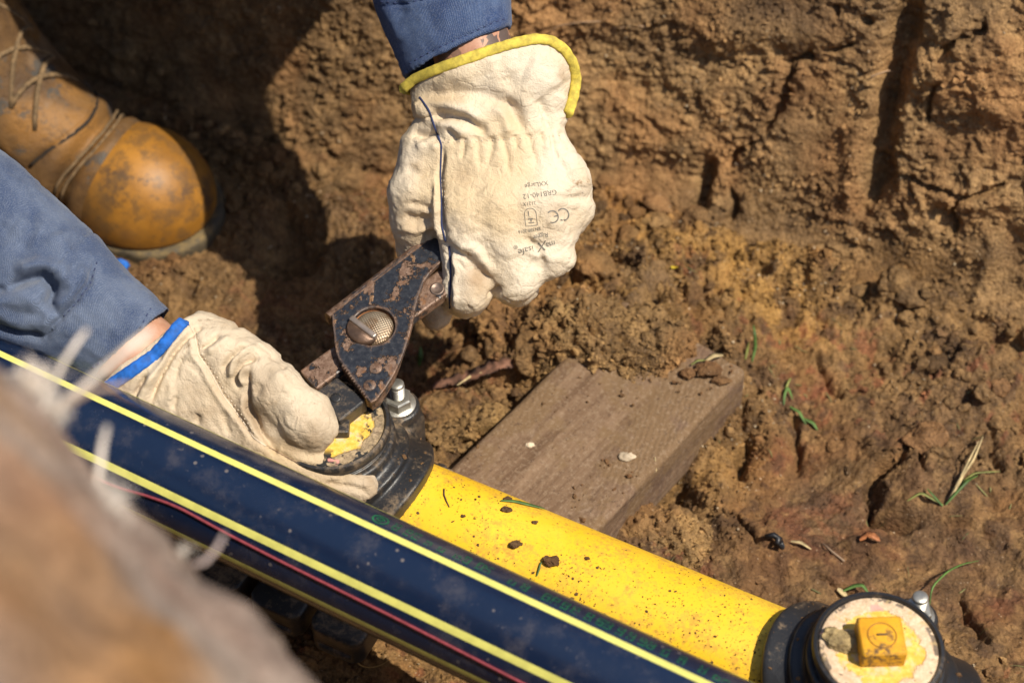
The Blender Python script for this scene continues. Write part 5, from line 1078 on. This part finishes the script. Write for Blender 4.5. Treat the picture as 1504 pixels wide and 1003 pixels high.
# crumbs lying on the block, the pipe and the fittings
bp = []; br = []
for _ in range(420):
    a_, b_ = rng.random(), rng.random(); q = bc + bd * ((a_ - .5) * BL * .97) + bn * ((b_ - .5) * BW * .95); r0 = .0006 * math.exp(rng.normal() * .6)
    if fbm2(np.array([q[0] * 20.]), np.array([q[1] * 20.]), 3, 800)[0] + .25 * a_ > .02: bp.append([q[0], q[1], bz + r0 * .2 + .0005]); br.append(min(r0, .0028))
crumbs('soil_crumbs', bp, br, M_SOILP, 4, kind='stuff')
def on_pipe(px, py, off=0.):
    r = ray(px, py); m_ = CAM - YA; rd = r - YD * (r @ YD); md = m_ - YD * (m_ @ YD); A_, B_, C_ = rd @ rd, 2 * rd @ md, md @ md - YR ** 2; D_ = B_ * B_ - 4 * A_ * C_
    if D_ < 0: return None
    p_ = CAM + r * ((-B_ - sqrt(D_)) / (2 * A_)); nn = p_ - YA; nn = nn - YD * (nn @ YD); return p_ + nn / YR * off
bp, br = [], []
for _ in range(3400):
    px, py = 590 + rng.random() * 560, 690 + rng.random() * 320; p_ = on_pipe(px, py, -.00005)
    if p_ is None: continue
    if fbm2(np.array([px / 70]), np.array([py / 70]), 3, 810)[0] < -.22 + .30 * rng.random(): continue
    bp.append(p_); br.append(min(.0010, .00030 * math.exp(rng.normal() * .55)))
M_SPECK = m_soil('damp_specks', False, (.115, .062, .026))
crumbs('soil_specks', bp, br, M_SPECK, 5, flat=.8, kind='stuff')
fp, fr_ = [], []
for Fo in (F1, F2):
    for _ in range(170):
        a_, r0 = rng.random() * 2 * pi, .042 + .025 * rng.random(); lx, ly = r0 * cos(a_), r0 * sin(a_)
        if abs(ly) > .050: continue
        R0 = .0635 if r0 < .0535 else .0575; lz = sqrt(max(R0 ** 2 - ly ** 2, 0)); fp.append(Fo + YD * lx + np.cross(ZA, YD) * ly + ZA * lz); fr_.append(min(.0018, .00045 * math.exp(rng.normal() * .6)))
crumbs('fitting_crumbs', fp, fr_, M_SOILP, 6, kind='stuff')
for i, (px, py, r0, lab) in enumerate([(810, 825, .0047, 'largest lump of mud stuck near the middle of the yellow pipe'), (757, 800, .0036, 'flat smear of mud on the yellow pipe left of the largest lump'), (743, 750, .0034, 'ragged mud fleck near the far edge of the yellow pipe below the green blade'), (745, 734, .0026, 'mud crumb caught under the green blade on the yellow pipe'), (785, 768, .0020, 'tiny dark crumb on the yellow pipe right of the ragged fleck'), (862, 820, .0017, 'small reddish crumb on the yellow pipe right of the largest lump'), (680, 758, .0015, 'tiny crumb beside the thin twig on the yellow pipe')]):
    p_ = on_pipe(px, py, r0 * .28); lump('mud_crumb', p_, r0, (1.1, .8, .6), M_SPECK, None, 20 + i, 4 if r0 > .003 else 3, label=lab, cat='mud crumb')

# ---- plant scraps
M_GRN = m_plain('green_grass', (.07, .135, .026), .6, var=.4, vs=80); M_GRN2 = m_plain('yellow_green_grass', (.19, .20, .05), .6, var=.4, vs=80); M_STRAW = m_plain('dry_straw', (.42, .32, .16), .75, var=.35, vs=90); M_TWIG = m_plain('dark_twig', (.085, .045, .02), .8, var=.4, vs=150); M_PALE = m_plain('bleached_stalk', (.66, .58, .50), .8, var=.2, vs=60)
def ribbon(pts, wd, lift=(0, 0, 1.), n_=18, fold_=.25):
    pts = np.asarray(pts, float); L = np.r_[0, np.cumsum(np.linalg.norm(np.diff(pts, axis=0), axis=1))]; t = np.linspace(0, L[-1], n_); q = np.stack([np.interp(t, L, pts[:, c]) for c in range(3)], 1)
    for _ in range(2): q[1:-1] = .25 * q[:-2] + .5 * q[1:-1] + .25 * q[2:]
    tt = np.gradient(q, axis=0); tt /= np.linalg.norm(tt, axis=1)[:, None]; sd_ = np.cross(tt, np.asarray(lift, float)); sd_ /= np.linalg.norm(sd_, axis=1)[:, None] + 1e-9; up_ = np.cross(sd_, tt)
    w_ = wd / 2 * np.sin(np.linspace(.25, pi * .97, n_)) ** .6; th_ = .00022
    rows = [q + sd_ * w_[:, None] + up_ * (w_ * fold_)[:, None], q - up_ * 0, q - sd_ * w_[:, None] + up_ * (w_ * fold_)[:, None], q - up_ * th_ - up_ * 0]
    v = np.concatenate(rows); f = []
    for a_, b_ in ((0, 1), (1, 2), (2, 3), (3, 0)): f += [[a_ * n_ + k, b_ * n_ + k, b_ * n_ + k + 1, a_ * n_ + k + 1] for k in range(n_ - 1)]
    return v, f
def soil_path(pl, lift=.002, arch=.0): 
    k = len(pl); return [PT(*q) + ZA * (lift + arch * sin(pi * i / max(1, k - 1))) for i, q in enumerate(pl)]
def thing_ribbon(name, pts, wd, m, lab, cat): return mesh_obj(name, *ribbon(pts, wd), m, label=lab, cat=cat)
thing_ribbon('grass_strand', [on_pipe(*q, .0012) for q in ((735, 737), (755, 738), (775, 743), (795, 748), (800, 750))], .0024, M_GRN, 'pale green grass blade lying along the far edge of the yellow pipe', 'grass blade')
thing_ribbon('grass_strand', [on_pipe(*q, .0010) for q in ((789, 846), (792, 836), (794, 828), (797, 824))], .0016, M_GRN, 'short dark green grass blade on the yellow pipe right of the largest mud lump', 'grass blade')
mesh_obj('twig', *tube([on_pipe(*q, .0006) for q in ((652, 719), (652, 727), (655, 735), (660, 745))], [.0006, .0006, .0005, .0004], 6), M_TWIG, label='thin dark curved twig on the yellow pipe beside the gripped fitting', cat='twig')
thing_ribbon('grass_strand', [PT(1105, 532) + ZA * .001, PT(1107, 522) + ZA * .010, PT(1106, 512) + ZA * .018, PT(1103, 503) + ZA * .022], .0030, M_GRN, 'upright green grass blade at the far corner of the timber block', 'grass blade')
thing_ribbon('grass_strand', [PT(1094, 528) + ZA * .001, PT(1097, 520) + ZA * .006, PT(1098, 512) + ZA * .009], .0026, M_GRN2, 'short yellow grass blade at the far corner of the timber block', 'grass blade')
thing_ribbon('grass_strand', [PT(617, 540) + ZA * .002, PT(617, 532) + ZA * .008, PT(618, 524) + ZA * .014], .0042, M_GRN, 'small green sprout in the soil just right of the wrench', 'grass blade')
thing_ribbon('grass_strand', [PT(1362, 900) + ZA * .004, PT(1364, 880) + ZA * .016, PT(1385, 858) + ZA * .018, PT(1408, 842) + ZA * .014, PT(1436, 828) + ZA * .004], .0017, M_GRN, 'long thin curved green stem behind the fitting with the yellow knob', 'grass stem')
thing_ribbon('grass_strand', soil_path([(1237, 871), (1250, 871), (1262, 873), (1275, 877)], .004, .006), .0034, M_GRN, 'bright green blade lying flat behind the left rim of the knobbed fitting', 'grass blade')
thing_ribbon('straw', soil_path([(1229, 869), (1236, 875), (1243, 880)], .004), .0052, M_STRAW, 'pale straw chip touching the bright green blade behind the knobbed fitting', 'straw')
thing_ribbon('straw', soil_path([(1160, 798), (1175, 803), (1190, 809)], .003, .003), .0030, M_STRAW, 'pale straw lying on the mud between the black scrap and the orange leaf', 'straw')
mesh_obj('twig', *tube(soil_path([(1208, 802), (1222, 812), (1240, 828)], .003), .0009, 6), m_plain('grey_twig', (.25, .17, .11), .8), label='thin straight twig on the mud below the orange leaf', cat='twig')
thing_ribbon('leaf_chip', soil_path([(1262, 797), (1272, 793), (1282, 795), (1290, 800)], .004, .004), .0062, m_plain('orange_leaf', (.34, .125, .045), .65, var=.45, vs=250), 'curled orange leaf chip lying on the dark mud at right', 'leaf')
mesh_obj('plastic_scrap', *tube(soil_path([(1122, 794), (1134, 793), (1142, 800), (1138, 808), (1146, 810), (1146, 798)], .005, .004), [.0018, .0026, .0030, .0028, .0026, .0014], 7), m_plain('black_scrap', (.012, .012, .014), .4), label='crumpled shiny black scrap on the mud right of the timber block', cat='scrap')
thing_ribbon('leaf_chip', [np.array([*P(1036, 531, bz)[:2], bz + .001]), np.array([*P(1048, 527, bz)[:2], bz + .004]), np.array([*P(1062, 524, bz)[:2], bz + .002])], .0048, M_STRAW, 'pale dry leaf fragment lying on the far end of the timber block', 'leaf')
thing_ribbon('grass_strand', [np.array([*P(1015, 537, bz)[:2], bz + .001]), np.array([*P(1024, 533, bz)[:2], bz + .003]), np.array([*P(1036, 530, bz)[:2], bz + .001])], .0022, M_GRN2, 'tiny green blade touching the dry leaf fragment on the block', 'grass blade')
thing_ribbon('straw', [np.array([*P(962, 672, bz)[:2], bz + .001]), np.array([*P(964, 688, bz)[:2], bz - .004]), np.array([*P(958, 705, bz - .03)[:2], bz - .028])], .0016, M_STRAW, 'thin straw bent over the long edge of the timber block', 'straw')
thing_ribbon('root_strand', soil_path([(522, 974), (530, 982), (545, 985), (560, 980), (572, 972)], .003, .002), .0012, m_plain('orange_root', (.50, .30, .10), .7), 'curved orange root strand on the sunlit soil under the black pipe', 'root')
thing_ribbon('petal', soil_path([(985, 395), (990, 397), (996, 398)], .003), .004, m_plain('yellow_petal', (.75, .55, .03), .6), 'tiny yellow petal on the ochre soil at the foot of the wall', 'petal')
bk = soil_path([(640, 577), (670, 570), (700, 560), (740, 543), (764, 538)], .005, .005)
br_o = mesh_obj('bark_strip', *(lambda q: (q[0] + .0045 * np.stack([fbm3(q[0] * 70, 3, 1400), fbm3(q[0] * 70 + 3, 3, 1401), fbm3(q[0] * 70 + 7, 3, 1402)], 1), q[1]))(ribbon(bk, .013, n_=44)), m_plain('red_bark', (.17, .082, .05), .85, bs=220, bd=.0012, var=.6, vs=130), label='curled reddish bark strip in the soil between wrench and timber block', cat='bark')
mesh_obj('bark_edge', *tube(np.array(soil_path([(672, 578), (690, 568), (706, 564), (722, 562)], .010, .003)), [.0004, .0012, .0012, .0004], 7), M_STRAW, br_o)
for lab, pl in (('pale root fibre crossing the top of the clay wall right of the sleeve', ((800, 62), (820, 52), (850, 46), (880, 40))), ('pale root fibre at the wall top right of the raised glove', ((900, 50), (912, 54), (930, 50), (950, 48))), ('thin root hair bridging the deep groove in the clay wall', ((1278, 120), (1300, 118), (1320, 116)))):
    mesh_obj('root_fibre', *tube(np.array(soil_path(pl, .006, .004)), .00055, 6), m_plain('root_fibre', (.34, .22, .13), .8), label=lab, cat='root')
def sprig(name, lab, cat, blades):
    base = PT(*blades[0][0][0]); root = empty(name, base, label=lab, cat=cat)
    for pl, hs, wd, m in blades: mesh_obj('blade', *ribbon([PT(*q) + ZA * (.001 + hh) for q, hh in zip(pl, hs)], wd), m, root, off=base)
sprig('flattened_plant', 'flattened tuft of dry and green grass pressed in the mud at right', 'grass', [([(1392, 738), (1408, 715), (1425, 690), (1440, 655)], (0, .008, .012, .010), .0026, M_STRAW), ([(1390, 740), (1402, 722), (1418, 700)], (0, .006, .008), .0022, M_STRAW), ([(1388, 742), (1404, 730), (1420, 716), (1436, 700)], (0, .006, .008, .002), .0030, M_GRN), ([(1385, 742), (1370, 738), (1350, 730), (1332, 735)], (0, .004, .004, 0), .0026, M_GRN2), ([(1384, 744), (1366, 730), (1360, 722)], (0, .005, .002), .0022, M_GRN), ([(1400, 720), (1430, 700), (1470, 692)], (0, .004, .001), .0020, M_GRN2), ([(1395, 735), (1412, 705), (1432, 668)], (0, .012, .016), .0018, M_STRAW)])
sprig('weed_sprig', 'small green weed sprig on the reddish mud right of the block', 'weed', [([(1150, 595), (1152, 585), (1155, 575), (1163, 590)], (0, .004, .006, .002), .0026, M_GRN), ([(1160, 600), (1172, 612), (1185, 625)], (0, .004, 0), .0030, M_GRN), ([(1178, 615), (1192, 625), (1202, 632)], (0, .003, 0), .0034, M_GRN), ([(1152, 578), (1157, 566), (1160, 560)], (0, .004, .004), .0022, M_GRN2)])
# small clippings too many to name
cl_ = MB()
for _ in range(60):
    px, py = rng.random() * 700 + 800, rng.random() * 640 + 360
    p_ = PT(px, py)
    if (p_ @ VA) > VW - .01: continue
    a_, L_ = rng.random() * 2 * pi, .004 + .010 * rng.random(); d_ = np.array([cos(a_), sin(a_), 0]) * L_
    pts = [p_ - d_ / 2, p_ + ZA * .0012, p_ + d_ / 2]
    for q in pts: q[2] = ground_z(q[0], q[1]) + .0012
    cl_.add(*ribbon(pts, .0006 + .0009 * rng.random(), n_=7))
cl_.build('grass_clippings', m_plain('dull_clippings', (.15, .14, .05), .8, var=.5, vs=15), kind='stuff')
# pale stones
for i, (px, py, r0, lab) in enumerate([(920, 672, .0050, 'pale oval pebble on the top of the timber block'), (778, 655, .0028, 'tiny pale stone on the timber block near its left edge')]):
    q = P(px, py, bz); lump('pebble', q + ZA * r0 * .3, r0, (1.2, .8, .55), m_plain('pale_stone', (.50, .40, .28), .8), None, 40 + i, 3, label=lab, cat='pebble')
for i, (px, py, r0, sq) in enumerate([(1040, 545, .010, (1.1, .7, .45)), (1010, 550, .006, (1, .8, .5)), (1060, 560, .005, (1.4, .7, .4))]):
    q = P(px, py, bz); lump('mud_clod', q + ZA * r0 * .2, r0, sq, M_SOILP, None, 50 + i, 4, label=['large reddish mud clod stuck on the far half of the timber block', 'small mud clod left of the large clod on the block', 'flat mud clod right of the large clod on the block'][i], cat='mud clod')
bl = PT(166, 402); lump('cloth_scrap', bl + ZA * .006, .0105, (1.3, .7, .8), M_TRB, None, 61, 4, label='scrap of bright blue cloth on the ground behind the sleeve cuff', cat='cloth')

# ---- dry stalks and tufts on the spoil heap nearest the lens
HX, HY, HD_ = proj(HEAPV)
def HP(px, py, lift=0.):
    d2 = (HX - px) ** 2 + (HY - py) ** 2; k = np.argmin(np.where(d2 < 120, HD_ * 3000 + d2, 1e7 + d2)); return HEAPV[k] + HEAPN[k] * lift
def stalk(pl, r, lab, m=None):
    """rooted in the heap, leaning out into the air"""
    b0 = HP(*pl[0]); d0 = (b0 - CAM) @ FW; pts = [b0 - (b0 - CAM) * 0 - HEAPN[0] * 0] + [PD(*q, d0 + .004 * i) for i, q in enumerate(pl[1:])]
    mesh_obj('dry_stalk', *tube(np.array(pts), np.linspace(r, r * .75, len(pts)), 8), m or M_PALE, label=lab, cat='dry stalk')
stalk([(95, 580), (150, 545), (195, 505), (222, 485)], .0017, 'thickest pale dry stalk on the heap leaning over the faded sleeve')
stalk([(70, 585), (95, 530), (115, 500), (128, 484)], .0012, 'straight pale dry stalk left of the thickest one on the heap')
stalk([(90, 590), (140, 572), (185, 566), (215, 570)], .0010, 'low thin brown stalk on the heap below the thickest one', m_plain('brown_stalk', (.36, .26, .19), .8))
stalk([(140, 705), (146, 690), (150, 655), (157, 626)], .0015, 'short upright pale stalk on the heap in front of the black pipe')
stalk([(285, 832), (300, 826), (318, 806), (330, 784)], .0012, 'lowest bent pale stalk on the heap against the black pipe', m_plain('pinkish_stalk', (.42, .33, .30), .8))
def fluff(px, py, rr_, n_, m, lab, seed):
    r_ = np.random.default_rng(seed); mb_ = MB(); c0 = HP(px, py, .002)
    for _ in range(n_):
        a_ = c0 + r_.normal(size=3) * rr_ * .30; d_ = r_.normal(size=3); d_ /= np.linalg.norm(d_); L_ = rr_ * (.5 + r_.random()); mb_.add(*tube([a_ - d_ * L_ * .5, a_ + r_.normal(size=3) * rr_ * .15, a_ + d_ * L_ * .5], [.0001, .00032, .0001], 4))
    o = mb_.build('root_tuft', m, label=lab, cat='root tuft'); return o
for i, (px, py, rr_, n_, lab) in enumerate([(40, 545, .014, 130, 'large whitish tuft of dry roots on top of the heap'), (80, 600, .010, 70, 'whitish root tuft just below the large one on the heap'), (165, 735, .009, 80, 'whitish root tuft on the heap edge against the black pipe'), (175, 850, .005, 46, 'small bright root tuft in the middle of the heap'), (265, 795, .005, 20, 'faint root tuft on the heap edge beneath the black pipe'), (15, 900, .008, 46, 'bright root tuft at the left side of the heap')]): fluff(px, py, rr_, n_, M_PALE, lab, 900 + i)
for i, (pl, lab) in enumerate([([(10, 985), (25, 950), (20, 905), (10, 880)], 'broad grey green blade at the lower left of the heap'), ([(50, 990), (40, 960), (60, 925), (75, 900)], 'second grey green blade right of the broad one on the heap'), ([(70, 1000), (100, 975), (125, 965)], 'pale flat blade at the very bottom left of the heap')]):
    b0 = HP(*pl[0]); d0 = (b0 - CAM) @ FW; thing_ribbon('grass_strand', [b0] + [PD(*q, d0 - .008) for q in pl[1:]], .007, m_plain('grey_green_grass', (.30, .36, .24), .6, var=.25) if i < 2 else M_PALE, lab, 'grass blade')
